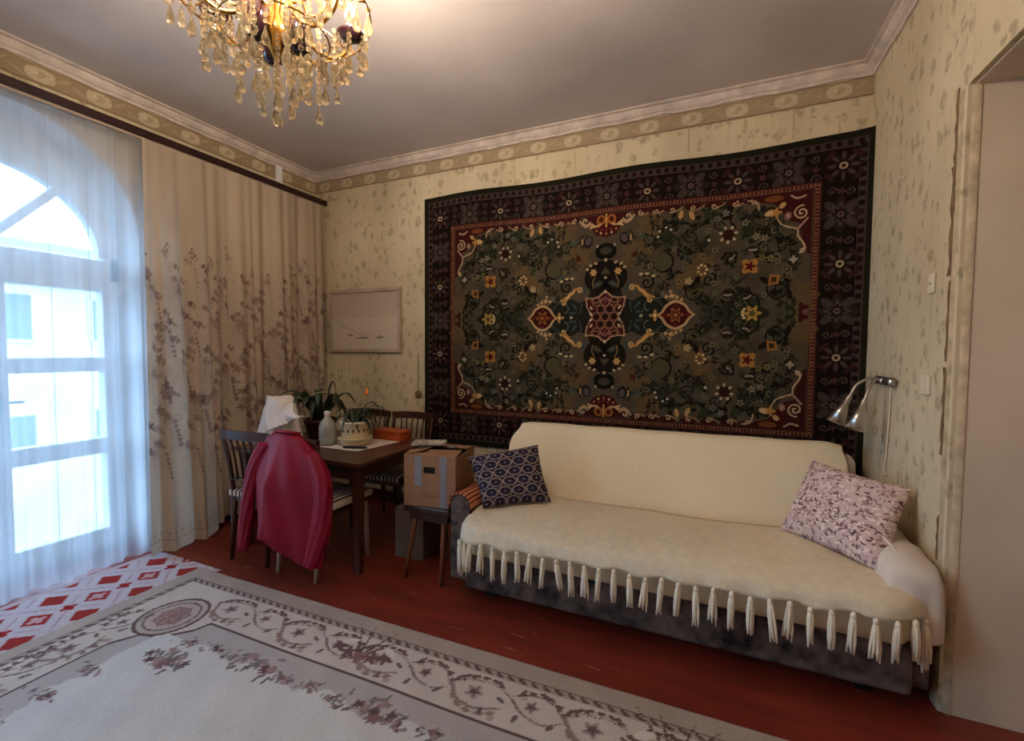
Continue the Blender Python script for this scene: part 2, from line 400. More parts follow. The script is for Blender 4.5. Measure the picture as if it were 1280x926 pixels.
# right wall with a deep opening
YO, ZO = -1.044, 2.275
struct(MB().box(W, 5.2, YO, 0, 0, H).box(W, 5.2, -2.9, YO, ZO, H).box(W, 5.2, YB, -2.9, 0, H).build('wall_right', M['wallpaper']))
tr = struct(MB().box(W+.035, 5.2, YO-.006, YO, 0, ZO-.006).build('trim_2', M['plaster'])); tr['label'] = 'smooth beige plaster jamb of the deep wall opening'
tr = struct(MB().box(W+.02, 5.2, -2.9, YO, ZO-.006, ZO).build('trim_3', M['plaster'])); tr['label'] = 'plastered underside of the deep wall opening'
struct(MB().box(5.2, 5.3, YB-.2, .2, 0, H).build('wall_recess', M['plaster']))
struct(MB().box(W, 5.2, -2.9-.004, -2.9+.006, 0, ZO).build('trim_4', M['plaster']))
# rounded, flaked corner bead between the wallpaper and the jamb
ed = MB(); cs = []
for k in range(9):
    a = PI*k/16; cs.append((W+.035-.037*math.cos(a), YO+.033-.042*math.sin(a)))
poly = [(W-.002, YO+.055)]+cs+[(W+.035, YO+.05)]
zz = np.linspace(0, ZO+.0, 40)
ringsv = []
for i, z in enumerate(zz):
    j = .006*math.sin(i*1.7)+.004*math.sin(i*4.1); fl = 0
    ringsv.append([(x, y+(j if q == 0 else 0)-(fl if q > 2 else 0), z) for q, (x, y) in enumerate(poly)])
m_ = len(poly)
ed.add([v for r in ringsv for v in r], [(i*m_+k, i*m_+(k+1)%m_, (i+1)*m_+(k+1)%m_, (i+1)*m_+k) for i in range(len(zz)-1) for k in range(m_)])
e_ = struct(ed.build('trim_5', M['plaster_edge'], smooth=False)); e_['label'] = 'flaked rounded plaster corner edge'
# torn edge of the wallpaper beside the corner
te = MB()
for z0, z1, w_ in ((2.02, ZO+.02, .022), (1.62, 2.02, .030), (1.30, 1.60, .018), (.95, 1.28, .024), (.55, .72, .016)):
    n_ = 8; L0 = [(W-.0025, YO+.055-.002, z0+(z1-z0)*q/n_) for q in range(n_+1)]; L1 = [(W-.0025, YO+.055+w_*(.7+.3*math.sin(q*2.3+z0*9)), z0+(z1-z0)*q/n_) for q in range(n_+1)]
    te.grid([L0, L1])
t_ = struct(te.build('trim_12', mat('bare brown wall paste', (128,104,74), rough=.95, var=.25, vscale=30), solid=.002)); t_['label'] = 'brown torn strip where the wallpaper ends'
# cornices
def cornice(name, p0, p1, nrm):
    prof = [(0, 0), (.012, 0), (.016, .012), (.03, .022), (.042, .04), (.046, .052), (.066, .058), (.066, .066), (0, .066)]
    b = MB(); p0 = Vector(p0); p1 = Vector(p1); nv = Vector(nrm); N_ = 60
    R0 = []
    for i in range(N_+1):
        c = p0.lerp(p1, i/N_); j = .004*math.sin(i*.9)+.003*math.sin(i*2.3+1)
        R0.append([c+nv*(a)+Vector((0,0,H-.066+z+j*(1 if z < .05 else 0))) for a, z in prof])
    b.grid(R0); o = struct(b.build(name, M['cornice'])); return o
cornice('trim_6', (0,0,0), (W,0,0), (0,-1,0))['label'] = 'white ceiling cornice over the carpet wall'
cornice('trim_7', (0,YB,0), (0,0,0), (1,0,0))['label'] = 'white ceiling cornice over the curtain rail'
cornice('trim_8', (W,0,0), (W,YB,0), (-1,0,0))['label'] = 'white ceiling cornice over the papered side wall'
# wallpaper border with cartouches
def border(name, length, place, tone=(158,138,112)):
    cv = Canvas(length, .105, .006, tone)
    cv.rect(-length, length, -.0525, -.045, (134,112,86)); cv.rect(-length, length, .045, .0525, (142,120,94))
    k = -length/2+.12
    while k < length/2:
        cv.draw(k, 0, .07, lambda u, v: (np.abs(u)/.062)**3+(np.abs(v)/.036)**3 < 1, (186,170,142))
        cv.ell(k, 0, .03, .018, .4, (170,152,122)); cv.flower(k-.02, .004, .012, (196,182,154), 5, .3)
        cv.ell(k+.1, .012, .035, .008, .5, (168,148,120)); cv.ell(k+.17, -.012, .035, .008, -.5, (168,148,120))
        k += .262
    cv.speck(.05)
    P = np.empty(cv.A.shape); XX, YY = np.meshgrid(cv.X, cv.Y); P = place(XX, YY)
    return struct(grid_object(name, P, cv.A, border_m, smooth=False))
border_m = painted('border paper', rough=.8)
ZB = 2.826
border('trim_9', W-.01, lambda x, y: np.stack([x+W/2, np.full_like(x, -.004), y+ZB], -1))['label'] = 'tan wallpaper border with cream cartouches over the carpet'
border('trim_10', -YB-.02, lambda x, y: np.stack([np.full_like(x, .004), x+YB/2, y+ZB], -1), (150,130,104))['label'] = 'tan wallpaper border above the curtain rail'
# paper joints standing proud on the back wall
for x, z0, z1 in ((2.03, 2.55, 2.775), (2.50, 2.6, 2.77), (3.25, 2.62, 2.775), (3.83, 2.60, 2.775)):
    t = struct(MB().box(x, x+.004, -.004, 0, z0, z1).build('trim_11', M['plaster_edge']))
# skirting
struct(MB().box(.0, W, -.02, 0, 0, .09).build('baseboard_back', M['skirt'], bevel=.006))
struct(MB().box(0, .02, OY1, -.02, 0, .09).build('baseboard_left', M['skirt'], bevel=.006))
struct(MB().box(W-.02, W, YO+.06, -.02, 0, .09).build('baseboard_right', M['skirt'], bevel=.006))

# ------------------------------------------------------------------ balcony door with fanlight
XF = -.25                                    # inner face of the joinery
d1 = bpy.data.objects.new('door_1', None); C.objects.link(d1); d1.location = (XF, yc, 0); struct(d1)
d1['label'] = 'white glazed double balcony door under a half round fanlight'
bpy.context.view_layer.update()
x0, x1 = XF-.07, XF
fr = MB()
fr.box(x0, x1, OY1-.05, OY1, 0, 1.92).box(x0, x1, OY0, OY0+.05, 0, 1.92).box(x0, x1, OY0, OY1, 1.77, 1.90).box(x0, x1, OY0, OY1, 0, .03)
# arched head: between the wall arch and the glass arch
N_ = 32
def arch(a, ry, rz, zc): return (yc+ry*math.cos(a), zc+rz*math.sin(a))
for k in range(N_):
    a0, a1 = PI*k/N_, PI*(k+1)/N_
    o0, o1 = arch(a0, rr, rr+.12, 1.90), arch(a1, rr, rr+.12, 1.90); i0, i1 = arch(a0, .52, .47, 1.92), arch(a1, .52, .47, 1.92)
    fr.hexa([(x0,*i0),(x1,*i0),(x1,*o0),(x0,*o0)], [(x0,*i1),(x1,*i1),(x1,*o1),(x0,*o1)])
fr.build('door_frame', M['white'], d1)
for a in (PI*.29, PI*.71):
    ca, sa = math.cos(a), math.sin(a)
    b = MB(); w2 = .022
    p0 = (yc+.02*ca, 1.91+.02*sa); p1 = (yc+.55*ca, 1.91+.50*sa); nx_, nz_ = -sa*w2, ca*w2
    b.hexa([(x0+.01,p0[0]-nx_,p0[1]-nz_),(x1+.01,p0[0]-nx_,p0[1]-nz_),(x1+.01,p0[0]+nx_,p0[1]+nz_),(x0+.01,p0[0]+nx_,p0[1]+nz_)],
           [(x0+.01,p1[0]-nx_,p1[1]-nz_),(x1+.01,p1[0]-nx_,p1[1]-nz_),(x1+.01,p1[0]+nx_,p1[1]+nz_),(x0+.01,p1[0]+nx_,p1[1]+nz_)])
    b.build('glazing_bar', M['white'], d1)
for a0, a1 in ((0, .29), (.29, .71), (.71, 1)):
    ps = [(yc, 1.92)]+[arch(PI*(a0+(a1-a0)*k/12), .53, .48, 1.92) for k in range(13)]
    MB().prism(ps, 0, x0+.03, x0+.036).build('pane', M['glass'], d1)
for s_ in (1, -1):                           # two leaves
    ya, yb = (yc+.004, OY1-.05) if s_ > 0 else (OY0+.05, yc-.004)
    leaf = MB(); ga, gb = (ya+.075, yb-.055) if s_ > 0 else (ya+.055, yb-.075)
    leaf.box(x0, x1+.015, ya, ga, .03, 1.77).box(x0, x1+.015, gb, yb, .03, 1.77)
    for za, zb in ((.03, .14), (.64, .74), (1.18, 1.27), (1.70, 1.77)): leaf.box(x0, x1+.015, ga, gb, za, zb)
    lf = leaf.build('door_leaf', M['white'], d1, bevel=.004)
    for za, zb in ((.14, .64), (.74, 1.18), (1.27, 1.70)): MB().box(x0+.03, x0+.035, ga-.005, gb+.005, za-.005, zb+.005).build('pane', M['glass'], lf)
    if s_ > 0:
        hb = MB().box(x1+.015, x1+.02, ya+.02, ya+.05, .92, 1.08).tube([(x1+.02, ya+.035, 1.02), (x1+.06, ya+.035, 1.02), (x1+.06, ya+.12, 1.02)], .008)
        hb.build('door_handle', M['chrome'], lf)
# second window further along the same wall
w1 = bpy.data.objects.new('window_1', None); C.objects.link(w1); w1.location = (XF, (W2[0]+W2[1])/2, W2[2]); struct(w1); bpy.context.view_layer.update()
b = MB(); b.box(x0,x1,W2[0],W2[0]+.06,W2[2],W2[3]).box(x0,x1,W2[1]-.06,W2[1],W2[2],W2[3]).box(x0,x1,W2[0],W2[1],W2[2],W2[2]+.06).box(x0,x1,W2[0],W2[1],W2[3]-.06,W2[3]).box(x0,x1,-4.03,-3.97,W2[2],W2[3])
b.build('window_frame', M['white'], w1)
for a, c in ((W2[0]+.06, -4.03), (-3.97, W2[1]-.06)): MB().box(x0+.03, x0+.035, a, c, W2[2]+.06, W2[3]-.06).build('pane', M['glass'], w1)
MB().box(x1, .06, W2[0], W2[1], W2[2]-.04, W2[2]).build('window_sill', M['white'], w1)

# ------------------------------------------------------------------ outside
struct(MB().box(-60, -TH-.01, -40, 40, -4.3, -4.2).build('ground', M['asphalt']))
bd = thing('house', 'pale ochre house with a grey roof seen through the balcony door', 'building', (-12, 0, -4.2))
MB().box(-18, -11.4, -3.5, 16, -4.2, 2.9).build('wall', M['facade'], bd)
MB().box(-18, -11.38, -3.5, 16, 1.15, 1.3).build('string_course', M['facade2'], bd)
MB().prism([(-18.4, 2.9), (-11.0, 2.9), (-11.0, 3.05), (-14.5, 4.4), (-18.4, 3.05)], 1, -3.7, 16.2).build('roof', M['roof'], bd)
k = 0
for yy in np.arange(-2.6, 15, 2.1):
    for zz_ in (-1.4, 1.45):
        wf = MB().box(-11.42, -11.33, yy-.55, yy+.55, zz_, zz_+1.2).build('window_frame', M['facade2'], bd)
        for ya_, yb_ in ((-.46, -.03), (.03, .46)): MB().box(-11.35, -11.31, yy+ya_, yy+yb_, zz_+.08, zz_+1.12).build('pane', M['winglass'], wf)

# ================================================================== WALL CARPET
CX, CZ = 2.735, 1.573
DK, BLK, PUR, RED, CRM, GLD, OLV, GRN, TEAL, RUST, SAGE = (24,21,19), (15,12,14), (66,57,54), (65,28,30), (173,146,126), (151,112,74), (59,55,44), (29,35,27), (65,75,74), (87,53,40), (95,89,73)
cv = Canvas(3.0, 2.0, .004, (31,30,22))
cv.rect(-1.46, 1.46, -.96, .96, (60,50,48))
k = -1.43                                     # dotted guard
while k < 1.44: cv.draw(k, .94, .02, lambda u, v: (np.abs(u) < .013) & (np.abs(v) < .014), (28,18,16), 2); k += .052
k = -.91
while k < .92: cv.draw(1.44, k, .02, lambda u, v: (np.abs(u) < .013) & (np.abs(v) < .014), (28,18,16), 1); k += .052
cv.rect(-1.42, 1.42, -.915, .915, BLK); cv.rect(-1.415, 1.415, -.91, .91, (24,18,16))
def rosette_ring(x, y, sym):
    cv.flower(x, y, .075, (34,22,20), 8, .25, 0, sym)
    for q in range(8):
        t = q*PI/4; cv.ell(x+.055*math.cos(t), y+.055*math.sin(t), .022, .01, t, PUR, sym)
    for q in range(4):
        t = q*PI/2+PI/4; cv.ell(x+.095*math.cos(t), y+.085*math.sin(t), .035, .014, t+PI/2, (50,30,27), sym)
    cv.disc(x, y, .020, (160,142,118), sym); cv.disc(x, y, .011, (41,28,24), sym)
def rosette_big(x, y, sym):
    for q in range(8):
        t = q*PI/4; cv.ell(x+.065*math.cos(t), y+.06*math.sin(t), .045, .024, t, (56,50,46) if q % 2 else (42,32,30), sym)
    cv.flower(x, y, .052, PUR, 8, .3, 0, sym); cv.flower(x, y, .036, (32,25,25), 8, .2, 0, sym); cv.disc(x, y, .018, (86,74,69), sym); cv.disc(x, y, .008, RED, sym)
for q in range(0, 3):
    rosette_ring(.27+q*.54, .82, 3)
for q in range(0, 3): rosette_big(q*.54, .825, 3)
for yq in (.27,): rosette_ring(1.35, yq, 3)
for yq in (0, .55): rosette_big(1.345, yq, 3)
for xq in np.arange(.135, 1.3, .27):
    cv.spiral(xq, .76, .03, 1.2, 0, .008, (68,55,50), 3); cv.spiral(xq, .88, .025, 1.2, PI, .008, (68,55,50), 3); cv.flower(xq, .82, .016, (68,43,44), 5, .4, 0, 3)
for yq in (.135, .405, .68):
    cv.spiral(1.30, yq, .025, 1.2, 0, .008, (68,55,50), 3); cv.spiral(1.39, yq, .025, 1.2, PI, .008, (68,55,50), 3); cv.flower(1.345, yq, .016, (68,43,44), 5, .4, 0, 3)
# red-brown guard
cv.rect(-1.255, 1.255, -.755, .755, (43,25,24))
for w_, c_ in ((1.247, (82,47,39)), (1.238, (55,25,25)), (1.222, (88,55,42)), (1.214, (43,23,24))):
    cv.rect(-w_, w_, -(w_-.5), w_-.5, c_)
k = -1.24
while k < 1.25: cv.draw(k, .73, .01, lambda u, v: (np.abs(u) < .005) & (np.abs(v) < .007), (113,76,57), 2); k += .021
k = -.72
while k < .73: cv.draw(1.23, k, .01, lambda u, v: (np.abs(v) < .005) & (np.abs(u) < .007), (113,76,57), 1); k += .021
# field: worn olive brown ground with dark leafy tangle
g2 = np.random.default_rng(3)
OG, DKG, DKB, SG, TAN, BUR = (70,62,50), (34,35,27), (24,21,18), (84,80,64), (92,72,44), (54,22,22)
cv.rect(-1.208, 1.208, -.705, .705, OG)
for _ in range(90):
    x, y = g2.uniform(.25, 1.18), g2.uniform(.0, .68); cv.flower(x, y, g2.uniform(.03, .07), [(60,54,44), (76,68,56), (66,64,54), (62,56,42)][g2.integers(4)], 4, .3, g2.uniform(0, 6), 3, .7)
for x, y in ((.62,.30), (.20,.42), (.55,.22), (.30,.60), (1.16,.10)): cv.flower(x, y, .085, TAN, 7, .2, 0, 3, .55)
def tuft(x, y, r, n, c, seed):
    "a ragged clump of leaves"
    g = np.random.default_rng(seed)
    for q in range(n):
        t = g.uniform(0, 2*PI); d = r*g.uniform(.2, 1); cv.ell(x+d*math.cos(t), y+d*math.sin(t)*.9, r*g.uniform(.25,.5), r*g.uniform(.12,.22), t+g.normal(0,.6), c, 3)
for q, (x, y, r) in enumerate(((1.05,.14,.09), (1.10,.05,.05), (1.0,.47,.07), (.89,.50,.07), (.81,.61,.07), (.68,.64,.07), (.60,.58,.05), (.40,.51,.10), (.47,.60,.06), (.67,.02,.08), (.58,.14,.09), (.78,.34,.06), (.74,.03,.06), (.86,.06,.11), (.98,.36,.06), (.28,.50,.05), (.50,.40,.05), (1.12,.28,.05), (1.08,.40,.05), (.62,.46,.05), (.94,.62,.05), (.16,.53,.05), (.44,.28,.05))):
    tuft(x, y, r, 12, DKG if q % 2 else DKB, q); tuft(x, y, r*.7, 5, (44,50,38), 40+q)
for q in range(46):
    x, y = g2.uniform(.18, 1.15), g2.uniform(.02, .64); tuft(x, y, g2.uniform(.03, .055), 7, [(44,42,34), (38,40,32), (50,50,42), (36,32,28)][q % 4], 100+q); cv.spiral(x, y, g2.uniform(.018,.035), 1.1, g2.uniform(0,6), .007, [(30,28,22), (92,86,70), (40,40,32)][q % 3], 3)
for x, y, r, t, h in ((.86,.06,.085,0,1), (1.05,.14,.07,2,1), (.375,.34,.075,1,-1), (.58,.14,.06,2,1), (.78,.34,.045,3,-1), (.77,.12,.05,4,1), (.66,.22,.04,1,-1), (.93,.50,.04,0,1), (.55,.50,.045,2,1), (1.0,.60,.035,3,-1), (.72,.56,.04,1,1), (.28,.22,.05,2,-1)):
    cv.spiral(x, y, r, 1.25, t, .017, DKB, 3, h); cv.spiral(x, y, r*.86, 1.1, t+.5, .006, SG, 3, h)
# olive leaf disc, oval leaves, crescents
cv.disc(.375, .34, .05, (66,66,46), 3); cv.ell(.58, .14, .05, .022, .6, (70,66,44), 3); cv.ell(.58, .14, .022, .009, .6, DKB, 3)
for x, y, t in ((.88,.105,.5), (.77,.125,0), (.905,.395,0), (.79,.36,.9)):
    cv.ell(x, y, .034, .020, t, DKB, 3); cv.ell(x, y-.004, .026, .010, t, (132,122,112), 3); cv.ell(x, y+.006, .022, .009, t, (40,36,30), 3)
# dark central cross
cv.flower(0, 0, .25, DKB, 4, .28, 0, 0, .92); cv.ell(0, .27, .15, .12, 0, DKB, 2); cv.ell(.30, .05, .13, .09, 0, (30,32,28), 3)
cv.spiral(.30, .045, .085, .62, .1, .009, (88,92,80), 3); cv.spiral(.365, .145, .05, .75, 2.6, .008, (96,92,76), 3); cv.line([(.18,.03),(.17,.09),(.20,.15),(.16,.22)], .007, (70,80,80), 3)
for x, y, t in ((.235,.03,0), (.22,.075,.9), (.15,.20,1.2)): cv.ell(x, y, .03, .010, t, (48,62,66), 3)
cv.disc(.245, .0, .011, (150,140,120), 1)
# central medallion
oct_ = [(.135,.13),(.085,.125),(.045,.135),(0,.175),(-.045,.135),(-.085,.125),(-.135,.13),(-.125,.065),(-.09,.0),(-.125,-.065),(-.135,-.13),(-.085,-.125),(-.045,-.135),(0,-.175),(.045,-.135),(.085,-.125),(.135,-.13),(.125,-.065),(.09,0),(.125,.065)]
cv.poly(0, 0, [(a*1.06, b_*1.06) for a, b_ in oct_], (150,122,98)); cv.poly(0, 0, [(a*.98, b_*.98) for a, b_ in oct_], BUR)
for i_ in range(-1, 2):
    for j_ in range(-2, 3):
        x, y = i_*.062+(.031 if j_ % 2 else 0), j_*.052
        if abs(x) < .10 and abs(y) < .12: cv.ring(x, y, .028, .007, (118,84,66)); cv.flower(x, y, .015, (24,18,14), 5, .3)
for x, y in ((.098,.062), (.10,.02)): cv.ell(x, y, .013, .008, .9, (176,158,134), 3)
cv.flower(0, .115, .02, (96,52,60), 4, .4, 0, 2); cv.line([(.03,.118),(.065,.098),(.105,.112)], .007, (132,92,76), 3); cv.disc(0, .172, .011, (180,164,140), 2)
# butterfly and rosettes above and below it
cv.flower(0, .225, .032, (12,12,14), 4, .5, .78, 2); cv.ell(.055, .225, .04, .022, -.5, (46,50,40), 3); cv.ell(.055, .225, .022, .010, -.5, (72,70,66), 3)
cv.line([(.085,.20),(.09,.24),(.075,.275)], .008, (110,88,58), 3); cv.flower(.086, .31, .024, (140,108,64), 6, .25, 0, 3); cv.ring(.086, .31, .012, .005, (190,160,110), 3)
cv.disc(0, .27, .009, (168,150,126), 2); cv.poly(0, .315, [(-.035,-.02),(.035,-.02),(0,.03)], (66,62,48), 2)
for x, y in ((.13,.335), (.105,.36), (.07,.372)): cv.ell(x, y, .012, .008, .3, (160,142,108), 3)
cv.ell(0, .45, .075, .058, 0, (20,20,18), 2); cv.ell(0, .455, .042, .026, 0, (58,54,44), 2); cv.disc(0, .392, .012, (156,140,112), 2); cv.disc(.06, .49, .008, (150,142,128), 3)
cv.ell(.125, .525, .032, .042, .3, (24,20,20), 3); cv.ell(.125, .53, .022, .030, .3, (74,64,66), 3); cv.ell(.168, .53, .007, .022, 0, (150,124,90), 3)
# side diamonds
dia = [(-.112,0),(-.085,.022),(-.06,.062),(-.025,.085),(0,.092),(.025,.085),(.06,.062),(.085,.022),(.112,0),(.085,-.022),(.06,-.062),(.025,-.085),(0,-.092),(-.025,-.085),(-.06,-.062),(-.085,-.022)]
cv.poly(.465, 0, [(a*1.07, b_*1.07) for a, b_ in dia], (164,136,100), 1); cv.poly(.465, 0, [(a*.90, b_*.88) for a, b_ in dia], BUR, 1)
cv.flower(.465, 0, .040, (124,76,44), 6, .3, 0, 1); cv.flower(.465, 0, .028, (76,36,26), 6, .3, 0, 1); cv.disc(.465, 0, .012, (136,92,52), 1); cv.ell(.465, .062, .012, .010, 0, (88,34,28), 3)
cv.ell(.54, 0, .02, .012, 0, (84,32,26), 1); cv.ell(.395, 0, .02, .012, 0, (84,32,26), 1)
cv.flower(.335, 0, .026, (150,116,70), 4, .5, 0, 1); cv.disc(.335, 0, .009, (200,176,130), 1)
for x, y, r in ((.44,.125,.014), (.405,.12,.010), (.47,.115,.010), (.43,.155,.008), (.50,.10,.009)): cv.flower(x, y, r, (170,140,100), 4, .4, .3, 3)
# four golden scrolls
cv.spiral(.305, .105, .026, .95, .6, .012, (166,136,90), 3); cv.line([(.30,.125),(.275,.14),(.255,.165),(.235,.175),(.215,.20),(.19,.205)], .032, (150,112,62), 3, .55, 14)
cv.line([(.285,.135),(.265,.155),(.245,.17),(.225,.19)], .009, (190,158,106), 3, .3, 10); cv.spiral(.185, .19, .022, .9, 1.6, .010, (172,142,98), 3)
for x, y in ((.32,.262), (.28,.278), (.24,.278)): cv.ell(x, y, .014, .009, -.2, (164,146,112), 3)
# half medallions at the long edges
cv.poly(0, .70, [(-.16,.004),(.16,.004),(.13,-.05),(.10,-.09),(.07,-.135),(0,-.155),(-.07,-.135),(-.10,-.09),(-.13,-.05)], BUR, 2)
cv.ell(.036, .665, .03, .034, .2, (136,84,44), 3); cv.ell(.036, .668, .016, .020, .2, (66,28,20), 3); cv.line([(0,.70),(0,.65),(0,.62)], .012, (170,124,66), 2)
for q in range(7): t = .25+q*(PI-.5)/6; cv.disc(.088*math.cos(t), .645-.075*math.sin(t), .008, (156,98,62) if q % 2 else (178,140,100), 2)
for q in range(5): t = .4+q*(PI-.8)/4; cv.disc(.055*math.cos(t), .640-.048*math.sin(t), .007, (120,52,38), 2)
cv.line([(.04,.635),(.075,.628),(.10,.645)], .013, (168,136,100), 3); cv.poly(.10, .635, [(0,.02),(.02,-.025),(-.02,-.012)], (170,140,104), 3)
cv.spiral(.145, .672, .032, 1.0, 3.4, .009, (170,146,116), 3); cv.line([(.105,.65),(.14,.632),(.17,.65),(.19,.68),(.22,.69)], .009, (168,142,112), 3)
for x in (.235, .33, .43, .56, .68, .80, .90):
    cv.ell(x, .69, .055, .020, 0, BUR, 3); cv.spiral(x, .682, .019, 1.1, x*9, .0075, (160,136,108), 3, 1 if x < .5 else -1); cv.line([(x+.015,.668),(x+.04,.68),(x+.06,.69)], .0065, (150,124,92), 3)
for x, y, t in ((.55,.635,.4), (.485,.645,-.2)): cv.ell(x, y, .014, .030, t, (160,128,84), 3)
# corner pieces
cv.poly(1.208, .705, [(0,0),(-.32,0),(-.27,-.035),(-.20,-.05),(-.16,-.10),(-.12,-.16),(-.06,-.18),(-.05,-.27),(-.02,-.36),(0,-.37)], BUR, 3)
cv.spiral(1.155, .585, .042, 1.55, 1.4, .0095, (172,148,118), 3); cv.line([(1.15,.35),(1.175,.37),(1.165,.41),(1.14,.45),(1.135,.49),(1.10,.505),(1.05,.53),(1.02,.59)], .010, (166,140,112), 3)
cv.line([(1.135,.49),(1.16,.52),(1.185,.55)], .011, (150,116,104), 3); cv.spiral(1.165, .36, .016, .9, 1, .008, (170,146,120), 3)
cv.ell(1.085, .575, .018, .024, 0, (120,82,76), 3); cv.ell(1.085, .575, .009, .013, 0, (150,120,108), 3); cv.flower(1.02, .60, .026, (150,110,60), 5, .3, 0, 3); cv.ell(.985, .60, .024, .016, .3, (176,146,106), 3); cv.ell(1.055, .64, .02, .014, .8, (160,132,90), 3)
cv.ell(1.01, .685, .05, .018, 0, (104,60,34), 3); cv.line([(.93,.63),(.925,.66),(.90,.685),(.87,.69)], .009, (160,134,106), 3); cv.line([(1.17,.68),(1.13,.672),(1.10,.69)], .011, (154,124,108), 3)
cv.flower(1.175, .03, .024, BUR, 3, .35, 0, 3); cv.disc(1.19, .0, .012, (110,70,60), 1)
# scattered flowers
cv.flower(.89, .29, .046, (146,104,52), 4, .22, .78, 3); cv.flower(.89, .29, .024, (70,24,18), 5, .3, 0, 3)
cv.poly(1.02, .20, [(-.03,-.034),(.026,-.024),(.034,.026),(-.02,.034)], (132,92,48), 3); cv.poly(1.02, .20, [(-.016,-.018),(.014,-.012),(.017,.014),(-.010,.018)], (44,36,20), 3)
cv.flower(.91, .0, .040, (150,122,62), 6, .3, 0, 1); cv.flower(.91, 0, .018, (70,66,36), 5, .3, 0, 1)
for q in range(4): t = -.9+q*.6; cv.disc(.885-.03*math.cos(t), .035*math.sin(t), .008, (188,172,130), 1)
for q in range(7):
    t = q*2*PI/7; cv.disc(.62+.026*math.cos(t), .285+.03*math.sin(t), .008, (170,140,90) if q % 2 else (188,164,120), 3)
cv.flower(.765, .495, .034, (40,20,18), 6, .2, 0, 3)
for q in range(7): t = q*2*PI/7+.2; cv.ell(.765+.044*math.cos(t), .495+.046*math.sin(t), .011, .008, t, (164,150,122), 3)
cv.disc(.655, .47, .009, (172,162,138), 3); cv.flower(.54, .215, .022, (140,124,92), 5, .25, 0, 3); cv.flower(1.12, .315, .018, (140,128,108), 4, .3, 0, 3)
for x, y in ((.69,.195), (.69,.405), (.48,.215), (.30,.33)): cv.disc(x, y, .017, (96,86,62), 3); cv.disc(x, y, .007, (26,18,12), 3)
cv.flower(.20, .415, .020, (60,30,18), 6, .3, 0, 3)
for x, y in ((.425,.555), (.395,.572), (.355,.55), (.345,.515)): cv.disc(x, y, .0075, (176,168,150), 3)
for x, y, c in ((.97,.455,(110,104,84)), (.92,.47,(120,112,90)), (1.0,.33,(104,96,62)), (.955,.34,(96,90,54)), (.62,.37,(104,80,44)), (.86,.56,(104,104,88)), (.75,.63,(100,100,86)), (.70,.60,(84,92,84)), (.65,.53,(84,84,72)), (.45,.43,(90,84,66)), (.52,.32,(84,78,60)), (1.10,.22,(88,80,60)), (.24,.53,(70,80,74)), (.30,.44,(96,84,56)), (.70,.13,(84,88,74)), (.82,.23,(80,84,74)), (.97,.11,(80,80,70))):
    cv.flower(x, y, .017, c, 5, .35, x*9, 3); cv.disc(x, y, .006, (34,30,22), 3)
cv.A = np.clip(cv.A*np.array([1.05, 1.0, .95]), 0, 1)
cv.speck(.10, 5)
XX, YY = np.meshgrid(cv.X, cv.Y)
sag = .010*np.sin(XX*5.0+.6)*np.clip((YY+1)/2, 0, 1)**4
bulge = .006+.006*np.sin(XX*4.2)*np.cos(YY*2.2)+.035*np.clip((XX-1.35)/.15, 0, 1)**2
P = np.stack([XX+CX-.012*np.clip((XX-1.3)/.2, 0, 1)*(1-YY)*.3, -.016-bulge, YY+CZ+sag], -1)
P2, A2 = rimmed(P, cv.A, (0, .012, 0))
wc = grid_object('wall_carpet', P2, A2, painted('wool pile', rough=1, bump=.6, bscale=160, spec=.02, sheen=.0))
tag(wc, 'large dark green patterned wool carpet hung on the wall above the sofa', 'carpet')

# ================================================================== FLOOR RUGS
cv = Canvas(3.5, 2.5, .006, (170,156,146))     # local x from the left edge, y from the back edge
def q_(l, b_): return (-1.75+l, 1.25-b_)
CB, BR, MV = (201,191,183), (103,83,80), (141,121,118)
x_, y_ = 1.75-.085, 1.25-.085
cv.rect(-1.75, -x_, -1.25, 1.25, (178,164,154)); cv.rect(-x_, x_, -y_, y_, (112,95,90)); cv.rect(-x_+.01, x_-.01, -y_+.01, y_-.01, (170,157,150)); cv.rect(-x_+.035, x_-.035, -y_+.035, y_-.035, (119,101,96)); cv.rect(-x_+.04, x_-.04, -y_+.04, y_-.04, CB)
k = -x_+.04
while k < x_: cv.ell(k, y_-.022, .022, .008, -.5, BR, 2); k += .05
k = -y_+.04
while k < y_: cv.ell(x_-.022, k, .008, .022, .5, BR, 1); k += .05
# inner grey band with stepped corner, then the pale field
def inset(d, ch): 
    a, b_ = 1.75-d, 1.25-d
    return [(a-ch, b_), (a-ch+.02, b_-.06), (a-ch*.55, b_-ch*.62), (a-.06, b_-ch+.1), (a, b_-ch), (a, -b_+ch), (a-.06, -b_+ch-.1), (a-ch*.55, -b_+ch*.62), (a-ch+.02, -b_+.06), (a-ch, -b_), (-a+ch, -b_), (-a+ch-.02, -b_+.06), (-a+ch*.55, -b_+ch*.62), (-a+.06, -b_+ch-.1), (-a, -b_+ch), (-a, b_-ch), (-a+.06, b_-ch+.1), (-a+ch*.55, b_-ch*.62), (-a+ch-.02, b_-.06), (-a+ch, b_)]
cv.poly(0, 0, inset(.34, .27), (96,79,78)); cv.poly(0, 0, inset(.352, .27), (179,172,169))
def wavy(d, amp):
    a, b_ = 1.75-d, 1.25-d; o = []
    per = [(a, b_, -a, b_), (-a, b_, -a, -b_), (-a, -b_, a, -b_), (a, -b_, a, b_)]
    for xa, ya, xb, yb in per:
        for t in np.linspace(0, 1, 60, endpoint=False):
            w_ = (amp*math.sin(t*2*PI*7)+.012*math.sin(t*2*PI*31))*math.sin(PI*t); o.append((xa+(xb-xa)*t+(w_ if xa == xb else 0), ya+(yb-ya)*t+(w_ if ya == yb else 0)))
    return o
